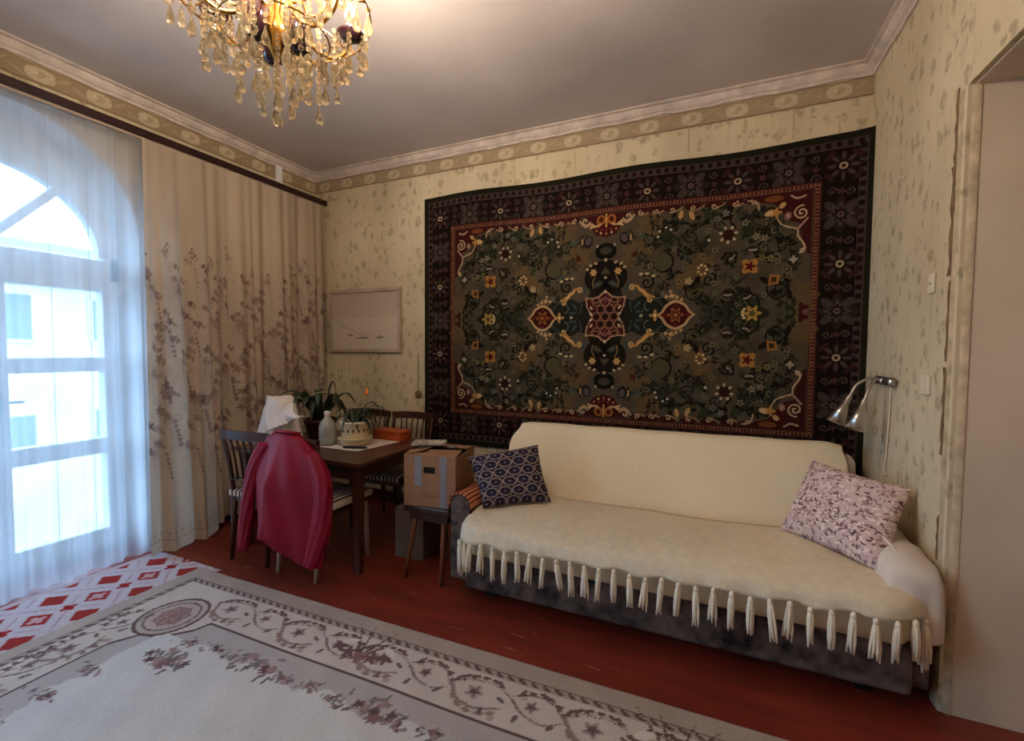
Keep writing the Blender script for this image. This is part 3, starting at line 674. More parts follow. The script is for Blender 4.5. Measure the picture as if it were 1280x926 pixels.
cv.poly(0, 0, wavy(.47, .03), (205,203,201))
# corner medallions
cv.disc(1.75-.38, 1.25-.375, .155, (181,168,161), 3); cv.ring(1.75-.38, 1.25-.375, .15, .016, BR, 3); cv.ring(1.75-.38, 1.25-.375, .115, .008, BR, 3); cv.disc(1.75-.38, 1.25-.375, .10, (186,164,157), 3)
for q in range(7): t = q*2*PI/7; cv.flower(1.75-.38+.055*math.cos(t), 1.25-.375+.055*math.sin(t), .026, (161,135,131), 5, .3, t, 3); cv.ring(1.75-.38+.055*math.cos(t), 1.25-.375+.055*math.sin(t), .02, .006, (128,101,99), 3)
cv.flower(1.75-.38, 1.25-.375, .03, (153,117,113), 6, .3, 0, 3)
# acanthus scroll band
def scroll_unit(tf, hand=1):
    def T(p): return tf(p[0]*hand, p[1])
    def ln(ps, w_, c, tp=0): cv.line([T(p) for p in ps], w_, c, 0, tp, 7)
    ln([(-.24,.02),(-.18,-.055),(-.09,-.07),(-.01,-.04)], .020, (147,127,122), .4); ln([(-.24,.02),(-.16,.055),(-.06,.06),(.02,.02)], .011, BR, .3)
    for x, y, t in ((-.22,.045,.9),(-.19,.066,.6),(-.155,.078,.3),(-.115,.082,.1),(-.075,.08,-.2),(-.04,.066,-.5),(.05,.055,.5),(.085,.078,.2),(.125,.085,0),(.16,.075,-.4),(.195,.05,-.7)):
        a = T((x, y)); cv.ell(a[0], a[1], .017, .0085, t, (112,88,82)); a = T((x+.012, y-.014)); cv.ell(a[0], a[1], .013, .006, t, (176,156,148))
    for x, y, t in ((-.2,-.05,-.9),(-.165,-.078,-.5),(-.12,-.09,-.1),(-.07,-.088,.2),(-.03,-.07,.5)):
        a = T((x, y)); cv.ell(a[0], a[1], .02, .010, t, (150,126,118))
    ln([(.02,.02),(.08,-.03),(.16,-.05),(.22,-.02)], .014, (131,111,108), .5); ln([(.02,.04),(.10,.07),(.18,.05),(.22,.0)], .010, BR, .3)
    for x, y, r in ((-.13,.0,.030), (.10,.012,.024)):
        a = T((x, y)); cv.flower(a[0], a[1], r, (159,139,136), 5, .3); cv.flower(a[0], a[1], r*.55, (111,88,88), 5, .35)
    for x, y in ((-.2,.05), (-.17,.07), (-.05,.075), (.05,.07), (.14,.075), (-.07,-.075), (.06,-.06), (.2,.045), (-.02,.0), (.19,-.05)):
        a = T((x, y)); cv.ell(a[0], a[1], .020, .008, x*21, (115,95,93))
    a = T((-.02, -.09)); cv.disc(a[0], a[1], .014, (169,153,150))
for q, x in enumerate(np.arange(-1.75+.72, 1.2, .46)):
    for sy in (1, -1): scroll_unit(lambda a, b_, x=x, sy=sy: (x+a, sy*(1.25-.225+b_)), 1 if q % 2 else 1)
for q, y in enumerate(np.arange(-.66, .70, .33)):
    for sx in (1, -1): scroll_unit(lambda a, b_, y=y, sx=sx: (sx*(1.75-.225+b_), y+a*.9))
# crest in the middle of each side of the back border
for x in (-.33, .95):
    for dx in (-.07, -.03, .03, .07): cv.line([(x+dx*.4, 1.25-.22), (x+dx, 1.25-.15), (x+dx*2.0, 1.25-.06)], .016, (103,82,78), 2, .6)
    for dx in (-.12, -.06, 0, .06, .12): cv.flower(x+dx, 1.25-.23-.02*math.cos(dx*20), .030, (116,89,88) if dx else (136,102,100), 5, .35, dx*9, 2)
    cv.ell(x-.1, 1.25-.175, .04, .018, .5, (215,206,199), 2); cv.ell(x+.11, 1.25-.175, .04, .018, -.5, (215,206,199), 2)
# bouquets in the grey band and field
def bouquet(x, y, s_=1.0, n_=7, seed=0):
    g = np.random.default_rng(seed)
    for _ in range(n_*3): cv.ell(x+g.normal(0, .055*s_), y+g.normal(0, .024*s_), .020*s_, .007*s_, g.uniform(0, 3), (135,125,121) if g.random() < .5 else (114,105,105))
    for _ in range(n_): cv.flower(x+g.normal(0, .045*s_), y+g.normal(0, .02*s_), .016*s_, [(137,104,104), (102,79,81), (160,133,131)][g.integers(3)], 5, .35, g.uniform(0, 6))
k = 0
for x in np.arange(-1.08, 1.1, .14):
    k += 1; big = k % 4 == 0
    for sy in (1, -1): bouquet(x, sy*(1.25-.455-.015*(k % 2)), 1.1 if big else .62, 8 if big else 5, k+(50 if sy < 0 else 0))
for y in np.arange(-.62, .63, .14):
    k += 1
    for sx in (1, -1): bouquet(sx*(1.75-.47), y, .7, 5, k+(70 if sx < 0 else 0))
for sx in (1, -1):
    for sy in (1, -1): bouquet(sx*(1.75-.68), sy*(1.25-.58), 1.15, 9, 91)
for x, y in ((-.62,.28), (-.15,.38), (.35,.36), (-.8,-.1), (-.35,.15)): bouquet(x, y, .9, 6, int(100+x*50))
cv.ell(0, 0, .75, .42, 0, (187,182,178)); cv.ell(0, 0, .72, .39, 0, (204,202,199))
for q in range(14): t = q*2*PI/14; bouquet(.66*math.cos(t), .35*math.sin(t), .8, 6, 200+q)
bouquet(0, 0, 1.8, 14, 300)
nx_, ny_ = np.meshgrid(cv.X, cv.Y); cv.A = np.clip(cv.A*(1+.035*np.sin(nx_*9+2*np.sin(ny_*7))*np.sin(ny_*11+nx_*3)+.025*np.sin(nx_*31+ny_*17))[..., None], 0, 1)
cv.speck(.025, 9)
XX, YY = np.meshgrid(cv.X, cv.Y)
ra = math.radians(.9); ox, oy = .635, -1.49
lx, ly = XX+1.75, YY-1.25
P = np.stack([ox+lx*math.cos(ra)-ly*math.sin(ra), oy+lx*math.sin(ra)+ly*math.cos(ra), .016+.002*np.sin(lx*7)*np.sin(ly*6)], -1)
P2, A2 = rimmed(P, cv.A, (0, 0, -.011))
rug = grid_object('area_rug', P2, A2, painted('rug pile', rough=1, bump=.5, bscale=180, spec=.03))
tag(rug, 'pale cream floor rug with scroll border and corner medallion', 'rug')
# red lattice runner by the balcony door
cv = Canvas(.62, 2.6, .006, (156,54,50))
g2 = np.random.default_rng(11)
for q in range(-8, 9):
    for s_ in (1, -1):
        x0_ = -.31; cv.line([(-.31, q*.24-.31*s_*.8), (.31, q*.24+.31*s_*.8)], .092, (196,184,190), n=60)
        cv.line([(-.31, q*.24-.31*s_*.8), (.31, q*.24+.31*s_*.8)], .012, (176,140,146), n=60)
for q in range(-11, 12): cv.flower(0, q*.12, .03, (196,160,160) if q % 2 else (150,40,40), 4, .3)
cv.rect(-.31, -.27, -1.3, 1.3, (190,170,172)); cv.rect(.27, .31, -1.3, 1.3, (190,170,172)); cv.speck(.05, 4)
XX, YY = np.meshgrid(cv.X, cv.Y)
P = np.stack([XX+.44, YY-2.74, np.full_like(XX, .004)], -1)
P2, A2 = rimmed(P, cv.A, (0, 0, -.0038))
rn = grid_object('runner_rug', P2, A2, painted('runner pile', rough=1, spec=.03))
tag(rn, 'red runner rug with white lattice in front of the balcony door', 'rug')

# ================================================================== CURTAINS
ra_ = thing('curtain_rail', 'dark mahogany curtain rail along the window wall', 'curtain rail', (.13, -1.5, 2.66))
bpy.context.view_layer.update()
MB().box(.075, .165, YB+.2, -.012, 2.645, 2.69).build('rail_bar', M['rail'], ra_, bevel=.006)
MB().box(.10, .14, YB+.2, -.02, 2.632, 2.645).build('track', M['pale'], ra_)
for y in (-.41, -2.6, -4.4): MB().box(.012, .045, y-.022, y+.022, 2.66, 2.88).build('bracket', M['white'], ra_, bevel=.003)
for y in (-.41, -2.6, -4.4): MB().box(.0, .10, y-.015, y+.015, 2.65, 2.668).build('bracket_arm', M['white'], ra_)
# tulle
def cloth_rows(y0, y1, z0, z1, nz, ny, xf):
    rows = []
    for i in range(nz+1):
        t = i/nz; z = z1+(z0-z1)*t
        rows.append([(xf(k/ny, t), y0+(y1-y0)*k/ny, z) for k in range(ny+1)])
    return rows
def tulle_x(u, t):
    p = u*15*PI
    return .105+.02*math.sin(p+1.1*math.sin(u*9))*(.4+.6*t)+.012*math.sin(p*2.3+t*1.5)*(.3+t)-.01*t
b = MB(); b.grid(cloth_rows(-1.46, -2.95, .012, 2.632, 34, 260, tulle_x))
# pooled end on the floor
tl = b.build('sheer_curtain', M['tulle'], smooth=True); 
for y_, dx_ in ((-2.12,0), (-1.92,0), (-1.745,0), (-1.60,0)):
    u_ = (y_+1.46)/(-2.95+1.46)
    MB().tube([(tulle_x(u_, t_)+.004, y_, 2.63-2.61*t_) for t_ in np.linspace(0, 1, 14)], .0016, 5).build('seam', M['tulle'], tl, smooth=True)
tag(tl, 'white sheer tulle curtain across the balcony door', 'curtain')
# printed curtain
cw = 2.2; ch = 2.56
cv = Canvas(cw, ch, .006, (198,180,158))
g2 = np.random.default_rng(21)
def sprig(x, y, s_, g):
    for _ in range(7):                        # grasses
        t = g.uniform(-1.2, 1.2); L = s_*g.uniform(.08, .2)
        cv.line([(x, y-.02), (x+L*.3*math.sin(t), y+L*.5), (x+L*.9*math.sin(t), y+L*math.cos(t*.6))], .006*s_, (176,150,132), 0, .5, 6, .7)
    for _ in range(6):
        dx, dy = g.normal(0, .05*s_), g.uniform(.02, .19)*s_
        cv.line([(x, y), (x+dx*.4, y+dy*.6), (x+dx, y+dy)], .005, (150,128,112), 0, 0, 6, .8)
        c = [(128,98,98), (104,80,82), (150,116,116), (136,110,92)][g.integers(4)]
        cv.flower(x+dx, y+dy, .017*s_, c, 5, .35, g.uniform(0, 6), 0, .85)
        cv.ell(x+dx+.025*s_, y+dy-.02, .018*s_, .008*s_, g.uniform(0, 3), (140,122,104), 0, .8)
    for q in range(6): cv.flower(x+.05*s_+.006*q, y-.03*q, .009*s_, (112,88,90), 4, .35, q, 0, .8)
    cv.flower(x-.01, y+.03, .07*s_, (168,148,138), 6, .4, 1, 0, .28); cv.ell(x+.02, y-.05, .05*s_, .09*s_, .3, (172,152,142), 0, .25)
for q, x in enumerate(np.arange(-1.05, 1.1, .235)):
    for r_, y in enumerate((-.72, -.46, -.18, .10, .36, .58)):
        sprig(x+g2.normal(0, .03)+(.11 if r_ % 2 else 0), y+g2.normal(0, .035), [1.3, 1.45, 1.4, 1.25, 1.0, .6][r_]*g2.uniform(.8, 1.1), g2)
for _ in range(40): cv.flower(g2.uniform(-1.1, 1.1), g2.uniform(-.8, .62), .009, (120,96,92), 4, .3, 0, 0, .8)
cv.rect(-1.1, 1.1, -1.195, -1.185, (186,164,138)); cv.rect(-1.1, 1.1, -1.21, -1.205, (160,140,120))
for x in np.arange(-1.08, 1.1, .05): cv.flower(x, -1.165, .011, (176,152,134), 4, .4)
XX, YY = np.meshgrid(cv.X, cv.Y)
u = (XX+1.1)/cw; t = 1-(YY+ch/2)/ch          # u: 0 at the tulle, 1 at the room corner ; t: 0 top 1 bottom
amp = .25+.75*t
fold = .045*np.sin(u*2*PI*4.6+.8)+.026*np.sin(u*2*PI*9.3+2.0+t*.9)+.014*np.sin(u*2*PI*17+1.0)
front = np.exp(-((u-.13)/.085)**2)*.12*t**1.3
P = np.stack([.165+amp*fold+front+.03*t, -1.50+1.47*u+.018*np.sin(u*2*PI*9.3)*amp-.05*t*np.exp(-(u/.1)**2), 2.628-(2.628-.035-.05*np.clip((u-.22)/.05, 0, 1))*t], -1)
ct = grid_object('printed_curtain', P, cv.A, painted('printed curtain cotton', rough=.9, bump=.15, bscale=300, transl=.35))
tag(ct, 'long cream curtain printed with mauve flower sprigs', 'curtain')

# ================================================================== SOFA
sx0, sx1, ZS = 2.25, 4.10, .43
sofa = thing('sofa', 'wide dark velour sofa bed covered with cream cloths under the wall carpet', 'sofa', (3.17, -.6, 0)); bpy.context.view_layer.update()
MB().box(sx0-.02, sx1+.03, -1.10, -.12, .055, .262).build('base', M['velour'], sofa, bevel=.02)
for x in (sx0+.1, sx1-.1):
    for y in (-1.0, -.25): MB().box(x-.03, x+.03, y-.03, y+.03, 0, .05).build('foot', M['black'], sofa)
def slab(x0, x1, y0, y1, z0, z1, r, nm, m_, par):
    return MB().box(x0, x1, y0, y1, z0, z1).build(nm, m_, par, smooth=True, bevel=r, seg=5)
slab(sx0, sx1, -1.165, -.35, .262, .436, .045, 'seat_cushion', M['cream'], sofa)
# leaning backrest
bp = [(-.60, .40), (-.245, .80), (-.20, .825), (-.12, .815), (-.085, .76), (-.16, .25), (-.50, .25)]
def resample_round(poly): return poly
b = MB().prism([(y, z) for y, z in [(-.50,.41), (-.215,.775), (-.18,.79), (-.12,.78), (-.10,.74), (-.17,.25), (-.45,.25)]], 0, 2.17, 4.07)
b.build('backrest', M['velour'], sofa, bevel=.02)
def armrest(x0, x1):
    c = (x0+x1)/2; h = (x1-x0)/2; prof = [(x0, .08), (x0, .46)]
    for k in range(9):
        a = PI-PI*k/8; prof.append((c+h*math.cos(a), .49+.055*math.sin(a)))
    prof += [(x1, .46), (x1, .08)]
    return MB().prism(prof, 1, -1.075, -.42).build('armrest', M['velour'], sofa, bevel=.012)
armrest(2.125, 2.245); armrest(4.085, 4.185)
# cream cover of the backrest
bk = thing('backrest_cover', 'cream woven cover pulled over the tall sofa backrest', 'sofa cover', (3.1, -.3, .4)); bpy.context.view_layer.update()
prof = [(-.74,.452), (-.66,.450), (-.58,.452), (-.53,.475), (-.44,.565), (-.37,.655), (-.30,.745), (-.255,.795), (-.225,.818), (-.185,.828), (-.14,.822), (-.105,.795), (-.085,.74), (-.10,.62), (-.12,.50)]
xs = np.linspace(0, 1, 60); rows = []
for i, (y, z) in enumerate(prof):
    tt = min(1, max(0, (z-.43)/.38))
    xa = 2.30+(2.155-2.30)*min(1, tt*2.2)+.012*math.sin(i*1.9); xb = 4.10-.03*(1-tt)+.01*math.sin(i*2.3)
    xa += .035*max(0, tt-.85)/.15; xb -= .012*max(0, tt-.85)/.15
    rows.append([(xa+(xb-xa)*u_, y-.010*math.sin(u_*PI)*tt+.004*math.sin(u_*23+i*.5), z+(.010*(u_-.5) if tt > .8 else 0)-.012*max(0, 1-u_*30)*tt-.014*max(0, 1-(1-u_)*30)*tt+.002*math.sin(u_*31+i)) for u_ in xs])
MB().grid(rows).build('cloth', M['cream'], bk, smooth=True, solid=.008, sub=1)
# rolled edge peeping out behind the right end
MB().tube(catmull([(4.09,-.20,.60), (4.115,-.19,.66), (4.12,-.18,.73), (4.11,-.17,.77)], 5), [.02,.03,.034,.036,.037,.038,.038,.037,.036,.035,.034,.03,.026,.022,.018,.012], 10).build('rolled_edge', M['sheet'], bk, smooth=True)
# throw over the seat with tassels
th = thing('throw_blanket', 'cream knitted throw with a tasselled edge spread over the sofa seat', 'blanket', (3.17, -.85, .44)); bpy.context.view_layer.update()
per = []                                       # plan outline of the seat front: (x, y, nx, ny)
rc = .13; XL, XR, YF = 2.235, 4.125, -1.19
for y in np.linspace(-1.085, YF+rc, 3): per.append((XL, y, -1, 0))
for k in range(1, 9): a = PI+PI/2*k/9; per.append((XL+rc+rc*math.cos(a), YF+rc+rc*math.sin(a), math.cos(a), math.sin(a)))
for x in np.linspace(XL+rc, XR-rc, 84): per.append((x, YF-.012*math.sin((x-XL)/(XR-XL)*PI), 0, -1))
for k in range(1, 9): a = -PI/2+PI/2*k/9; per.append((XR-rc+rc*math.cos(a), YF+rc+rc*math.sin(a), math.cos(a), math.sin(a)))
for y in np.linspace(YF+rc, -1.09, 3): per.append((XR, y, 1, 0))
npz = len(per); cols_ = []; hem = []
for i, (x, y, nx_, ny_) in enumerate(per):
    s_ = i/(npz-1); bx_ = 2.255+(4.075-2.255)*min(1, max(0, (x-XL)/(XR-XL))); by = -.64+.012*math.sin(s_*9)
    wv = .004*math.sin(s_*47)+.003*math.sin(s_*23+1)
    colp = []
    for t in np.linspace(0, 1, 16):
        px, py = bx_+(x-bx_)*t, by+(y-by)*t
        edge = max(0, (t-.72)/.28)
        yy_ = (by+ (y-by)*t)
        z = .457+.010*s_+.012*math.sin(PI*t)*(.4+.6*math.sin(PI*s_))-.022*edge**2+wv*.8*math.sin(PI*t)+.004*math.sin(s_*17+t*5)
        colp.append((px, py, z))
    hz = .362+.035*s_-.085*math.exp(-(s_/.05)**2)-.10*math.exp(-((1-s_)/.035)**2)+.005*math.sin(s_*61)
    for q, t in enumerate((.25, .5, .75, 1.0)):
        o_ = .014+.016*t*(1+.5*math.sin(s_*80)); colp.append((x+nx_*o_, y+ny_*o_, (.434+.010*s_)+(hz-.434-.010*s_)*t))
    cols_.append(colp); hem.append((x+nx_*.032, y+ny_*.032, hz))
rows = [[cols_[i][j] for i in range(npz)] for j in range(len(cols_[0]))]
MB().grid(rows).build('cloth', M['throw'], th, smooth=True, solid=.008)
tmesh = []
for v in range(4):
    g = np.random.default_rng(v); b = MB()
    b.lathe([(.004,.012), (.009,.006), (.0105,0), (.009,-.006), (.0065,-.010)], 8)
    for q in range(6):
        a = q*PI/3+v*.3; L = .118+g.uniform(-.008, .012); sp = .007+.0028*v
        b.tube([(.004*math.cos(a), .004*math.sin(a), -.006), (.008*math.cos(a), .008*math.sin(a), -.035), (sp*.85*math.cos(a)+g.normal(0,.002), sp*.8*math.sin(a), -.08), (sp*math.cos(a)+g.normal(0,.003), sp*.7*math.sin(a), -L)], [.0055,.006,.0058,.003], 5)
    b.tube([(0,0,-.01), (0,0,-.10)], [.007,.009], 6)
    tmesh.append(b.mesh('tassel', M['tassel'], True))
hp = [Vector(h) for h in hem]; dist = [0]
for a, c in zip(hp, hp[1:]): dist.append(dist[-1]+(c-a).length)
pos = []; d_ = .01
while d_ < dist[-1]: pos.append(d_); d_ += .042 if d_ < .24 else (.066 if d_ < dist[-1]-.2 else .06)
thw = th.matrix_world.translation
for k, d_ in enumerate(pos):
    i = max(j for j in range(npz) if dist[j] <= d_); i = min(i, npz-2); tt = (d_-dist[i])/(dist[i+1]-dist[i]+1e-9)
    p = hp[i].lerp(hp[i+1], tt)-thw; g = np.random.default_rng(k)
    left = d_ < .22
    inst('tassel', tmesh[k % 4], th, p+Vector((0, -.006, -.008)), (g.normal(-.03,.03), g.normal(0,.05), g.uniform(-.4,.4)), (1, 1, (1.35 if left else 1.12)*g.uniform(.92, 1.1)))
# striped cloth on the left arm
cv = Canvas(.34, .62, .006, (206,130,96))
for x in np.arange(-.17, .17, .036): cv.rect(x, x+.012, -.31, .31, (34,18,18)); cv.rect(x+.017, x+.020, -.31, .31, (150,70,48))
XX, YY = np.meshgrid(cv.X, cv.Y)
a_ = XX/.34*3.6; xx_ = 2.187+.070*np.sin(np.clip(a_, -PI/2, PI/2))+.004*np.sin(YY*30); zz_ = .497+.058*np.cos(np.clip(a_, -PI/2, PI/2))-np.maximum(np.abs(a_)-PI/2, 0)*.26
ca = grid_object('striped_cloth', np.stack([xx_, YY-.765-.0*XX, zz_], -1), cv.A, painted('striped cotton', rough=.9))
ca.modifiers.new('solid', 'SOLIDIFY').thickness = .006
tag(ca, 'orange and black striped cloth over one sofa arm', 'cloth')
# white sheet tucked over the right arm
aw = thing('arm_sheet', 'white cotton sheet tucked over the sofa arm by the side wall', 'sofa cover', (4.13, -.8, .5)); bpy.context.view_layer.update()
rows = []
for i, y in enumerate(np.linspace(-.44, -1.105, 22)):
    e = max(0, (i-18)/3.0); r = []
    for k in range(19):
        a = -1.25*PI/2+k/18*PI*1.18
        cx_, hw = 4.120, .090-.012*e; zt = .515+.058*math.cos(a)*(1-.25*e)+(.01*math.sin(i*.9+k*.5))*.5
        xq = cx_+hw*math.sin(max(-PI/2, min(PI/2, a)))+.004*math.sin(i*1.3+k); 
        if a < -PI/2: zt = .50-(-a-PI/2)*.25
        if a > PI/2: zt = .50-(a-PI/2)*.6
        r.append((xq, y-.012*math.cos(a)*e, zt-.025*e*e))
    rows.append(r)
fb = rows[-1]
for t in (.15, .4, .7, 1.0):
    rows.append([(x+(.012*math.sin(k*.9))*t, y-.014*t+.010*math.sin(k*1.1+t*3)*t, z+(.285-z)*t) for k, (x, y, z) in enumerate(fb)])
MB().grid(rows).build('cloth', M['sheet'], aw, smooth=True, solid=.006, sub=1)

# ------------------------------------------------------------------ cushions
def cushion(name, label, BL, BR_, TL, TR, thick, paint_fn, m_, n_=110, cat='cushion'):
    BL, BR_, TL, TR = map(np.array, (BL, BR_, TL, TR))
    nrm = np.cross(BR_-BL, TL-BL); nrm = nrm/np.linalg.norm(nrm)
    u = np.linspace(-1, 1, n_+1); U, V = np.meshgrid(u, u)
    pinch = 1-.07*(1-np.abs(V)**2)*np.abs(U)**4; pinv = 1-.07*(1-np.abs(U)**2)*np.abs(V)**4
    s_, t_ = (U*pinch+1)/2, (V*pinv+1)/2
    base = (BL*((1-s_)*(1-t_))[...,None]+BR_*(s_*(1-t_))[...,None]+TL*((1-s_)*t_)[...,None]+TR*(s_*t_)[...,None])
    puff = thick*np.clip((1-U**4)*(1-V**4), 0, 1)**.55*(1+.05*np.sin(U*5+V*3))
    A = paint_fn(U, V)
    t = thing(name, label, cat, tuple(((BL+BR_)/2).tolist())); bpy.context.view_layer.update()
    grid_object('front_panel', base+nrm*puff[...,None], A, m_, t)
    grid_object('back_panel', (base-nrm*(puff*.7)[...,None])[:, ::-1], A[:, ::-1], m_, t)
    return t, nrm
def blue_print(U, V):
    A = np.empty(U.shape+(3,)); A[:] = s2l((40,36,52))
    py = V*3.0+.3; row = np.floor(py); fx = U*2.55+.5*(row % 2)+.3
    du = (fx-np.floor(fx)-.5)*2; dv = (py-row-.5)*2
    d = np.sqrt((du/.96)**2+(dv/.98)**2)
    A[d > .84] = s2l((158,144,142)); A[d > 1.02] = s2l((48,42,56)); A[(d < .72) & (d > .66)] = s2l((66,60,84)); A[d < .20] = s2l((40,44,84)); A[d < .10] = s2l((196,182,174))
    A[((np.abs(dv) < .07) | (np.abs(du) < .05)) & (d < .5) & (d > .22)] = s2l((70,66,92))
    return A
def pink_print(U, V):
    A = np.empty(U.shape+(3,)); A[:] = s2l((200,178,174)); g = np.random.default_rng(5)
    for _ in range(1100):
        x, y, a, r = g.uniform(-1, 1), g.uniform(-1, 1), g.uniform(0, 6), g.uniform(.022, .055)
        c = [(124,92,98), (158,124,128), (228,212,206), (96,70,78), (180,140,144), (222,200,194)][g.integers(6)]
        du, dv = (U-x)*math.cos(a)+(V-y)*math.sin(a), -(U-x)*math.sin(a)+(V-y)*math.cos(a)
        dv = dv+du*du*6
        A[(du/r)**2+(dv/(r*.42))**2 < 1] = s2l(c)
    return A
cushion('cushion', 'navy blue cushion with pale oval lattice leaning in the sofa corner', (2.295,-1.01,.472), (2.605,-.77,.475), (2.13,-.90,.715), (2.47,-.63,.765), .06, blue_print, painted('navy jacquard', rough=.85))
pc, nn = cushion('cushion', 'pink and mauve paisley cushion against the white sofa arm', (3.745,-.69,.478), (4.055,-1.04,.472), (3.895,-.515,.795), (4.195,-.80,.765), .068, pink_print, painted('paisley cotton', rough=.85), 170)
MB().tube(catmull([(4.06,-.965,.60), (4.075,-1.0,.585), (4.09,-1.03,.56), (4.10,-1.045,.53)], 4), .006, 6).build('ribbon_tie', M['sheet'], pc, smooth=True)

# ================================================================== TABLE GROUP
tb = thing('dining_table', 'dark red-brown wooden table in the corner by the curtain', 'table', (1.05, -.81, 0)); bpy.context.view_layer.update()
MB().box(.50, 1.60, -1.20, -.42, .655, .68).build('tabletop', M['wood'], tb, bevel=.004)
MB().box(.56, 1.54, -1.14, -.48, .575, .655).build('apron', M['wood'], tb)
for x in (.57, 1.53):
    for y in (-1.13, -.49):
        b = MB(); b.hexa([(x-.018,y-.018,0),(x+.018,y-.018,0),(x+.018,y+.018,0),(x-.018,y+.018,0)], [(x-.028,y-.028,.655),(x+.028,y-.028,.655),(x+.028,y+.028,.655),(x-.028,y+.028,.655)]); b.build('leg', M['wood'], tb)
# chairs -- own space: faces +y, origin on the floor below the seat
def stripes():
    cvs = Canvas(.40, .40, .008, (196,182,166))
    for x in np.arange(-.2, .2, .034): cvs.rect(x, x+.014, -.2, .2, (60,34,30))
    return cvs
seat_m = painted('striped seat fabric', rough=.9)
def make_chair(label, rail_m, leg_m, loc, rz, group=None):
    t = thing('slat_back_chair', label, 'chair', loc, group, rz)
    cvs = stripes(); XX, YY = np.meshgrid(cvs.X, cvs.Y); r_ = np.maximum(np.abs(XX), np.abs(YY))/.2
    Pz = .43+.022*(1-np.clip(r_, 0, 1)**6)
    P2, A2 = rimmed(np.stack([XX, YY, Pz], -1), cvs.A, (0,0,-.03)); local(grid_object('seat', P2, A2, seat_m), t)
    local(MB().box(-.19, .19, -.19, .19, .365, .405).build('seat_frame', M['chair'], None, bevel=.004), t)
    for s_ in (-1, 1):
        local(MB().tube([(s_*.165, .165, .40), (s_*.175, .185, 0)], [.020,.013], 10).build('leg', leg_m, None, True), t)
        local(MB().tube([(s_*.160, -.18, .42), (s_*.150, -.215, 0)], [.020,.013], 10).build('leg', leg_m, None, True), t)
        local(MB().tube(catmull([(s_*.165, -.18, .40), (s_*.175, -.195, .58), (s_*.185, -.235, .80)], 5), .014, 8).build('back_post', rail_m, None, True), t)
    top = [(x, -.235-.035*(1-(x/.2)**2), .80+.008*(1-(x/.2)**2)) for x in np.linspace(-.2, .2, 13)]
    b = MB(); b.grid([[(x, y-.011, z+h) for x, y, z in top] for h in (-.028, .028)]+[[(x, y+.011, z+h) for x, y, z in top] for h in (.028, -.028)]+[[(x, y-.011, z-.028) for x, y, z in top]])
    local(b.build('top_rail', rail_m, None, bevel=.004), t)
    local(MB().tube([(-.17,-.205,.52), (0,-.225,.52), (.17,-.205,.52)], .012, 8).build('lower_rail', rail_m, None, True), t)
    for x in np.linspace(-.12, .12, 6):
        local(MB().tube([(x, -.222, .52), (x*1.05, -.240, .66), (x*1.1, -.262, .78)], .0075, 8, flat=.7).build('back_slat', rail_m, None, True), t)
    return t
make_chair('slat back chair with pale legs under the crimson jacket', M['chair'], M['pale'], (1.235, -1.10, 0), 0)
make_chair('dark slat back chair between the curtain and the crimson jacket', M['chair'], M['chair'], (.80, -1.09, 0), math.radians(3))
make_chair('brown slat back chair beside the hanging carpet edge', M['chair'], M['chair'], (1.25, -.44, 0), PI)
make_chair('brown slat back chair behind the potted plants', M['chair'], M['chair'], (.82, -.44, 0), PI)
# jacket on the chair
jk = thing('jacket', 'crimson nylon jacket hung over a chair back', 'jacket', (1.235, -1.38, .5)); bpy.context.view_layer.update()
tk = [0, .04, .10, .20, .33, .47, .62, .78, .90, 1.0]
xLk = [1.14, 1.10, 1.055, 1.01, .985, .975, .975, .985, .995, 1.0]; xRk = [1.35, 1.39, 1.44, 1.50, 1.545, 1.56, 1.555, 1.535, 1.51, 1.49]
rows = []
for i in range(23):
    t = i/22; xl, xr = np.interp(t, tk, xLk), np.interp(t, tk, xRk); row = []
    def hemz(q): return np.interp(q, [0, .12, .28, .40, .55, .75, .9, 1], [.37, .32, .30, .29, .23, .165, .155, .18])
    for k in range(49):                        # side towards the room, with one long ridge
        q = k/48; pk = .50-.14*t; tri = q/pk if q < pk else (1-q)/(1-pk); tri = tri**1.15
        x = xl+(xr-xl)*q
        y = -1.378-.030*math.sin(PI*q)**.5-min(1, t*2.2)*(.105*tri+.009*math.sin(q*11+3.5*t)*math.sin(PI*q)*t+.006*math.sin(q*23+1-6*t)*math.sin(PI*q))
        row.append((x, y, .872-.012*(2*q-1)**2+(hemz(q)-.872)*t-.03*(1-math.sin(PI*q))*min(1, t*6)*(1-t)))
    for k in range(1, 24):                     # side towards the table
        q = 1-k/24; row.append((xl+(xr-xl)*q, -1.378+.085*min(1, t*8+.25)*math.sin(PI*q)**.5+.01*math.sin(q*15)*t, .872-.012*(2*q-1)**2+(hemz(q)+.03-.872)*t-.03*(1-math.sin(PI*q))*min(1, t*6)*(1-t)))
    row.append(row[0]); rows.append(row)
b = MB(); b.grid(rows); b.f.append(tuple(range(len(rows[0])-1)))
b.build('body', M['jacket'], jk, smooth=True, sub=1)
def sleeve(pts, rad, ph):
    C_ = catmull(pts, 5); m = len(C_); b = MB(); rw = []
    for i, p in enumerate(C_):
        tt = i/(m-1); r = rad[0]+(rad[1]-rad[0])*tt
        rw.append([(p[0]+r*math.cos(2*PI*k/28)*(1+.10*math.sin(k*1.3+i*.7+ph)), p[1]+r*.7*math.sin(2*PI*k/28)*(1+.12*math.sin(k*1.9+i*.5)), p[2]+.006*math.sin(k+i)) for k in range(29)])
    b.grid(rw); b.f.append(tuple(range(28))); b.f.append(tuple((m-1)*29+k for k in range(28))[::-1])
    return b.build('sleeve', M['jacket'], jk, smooth=True, sub=1)
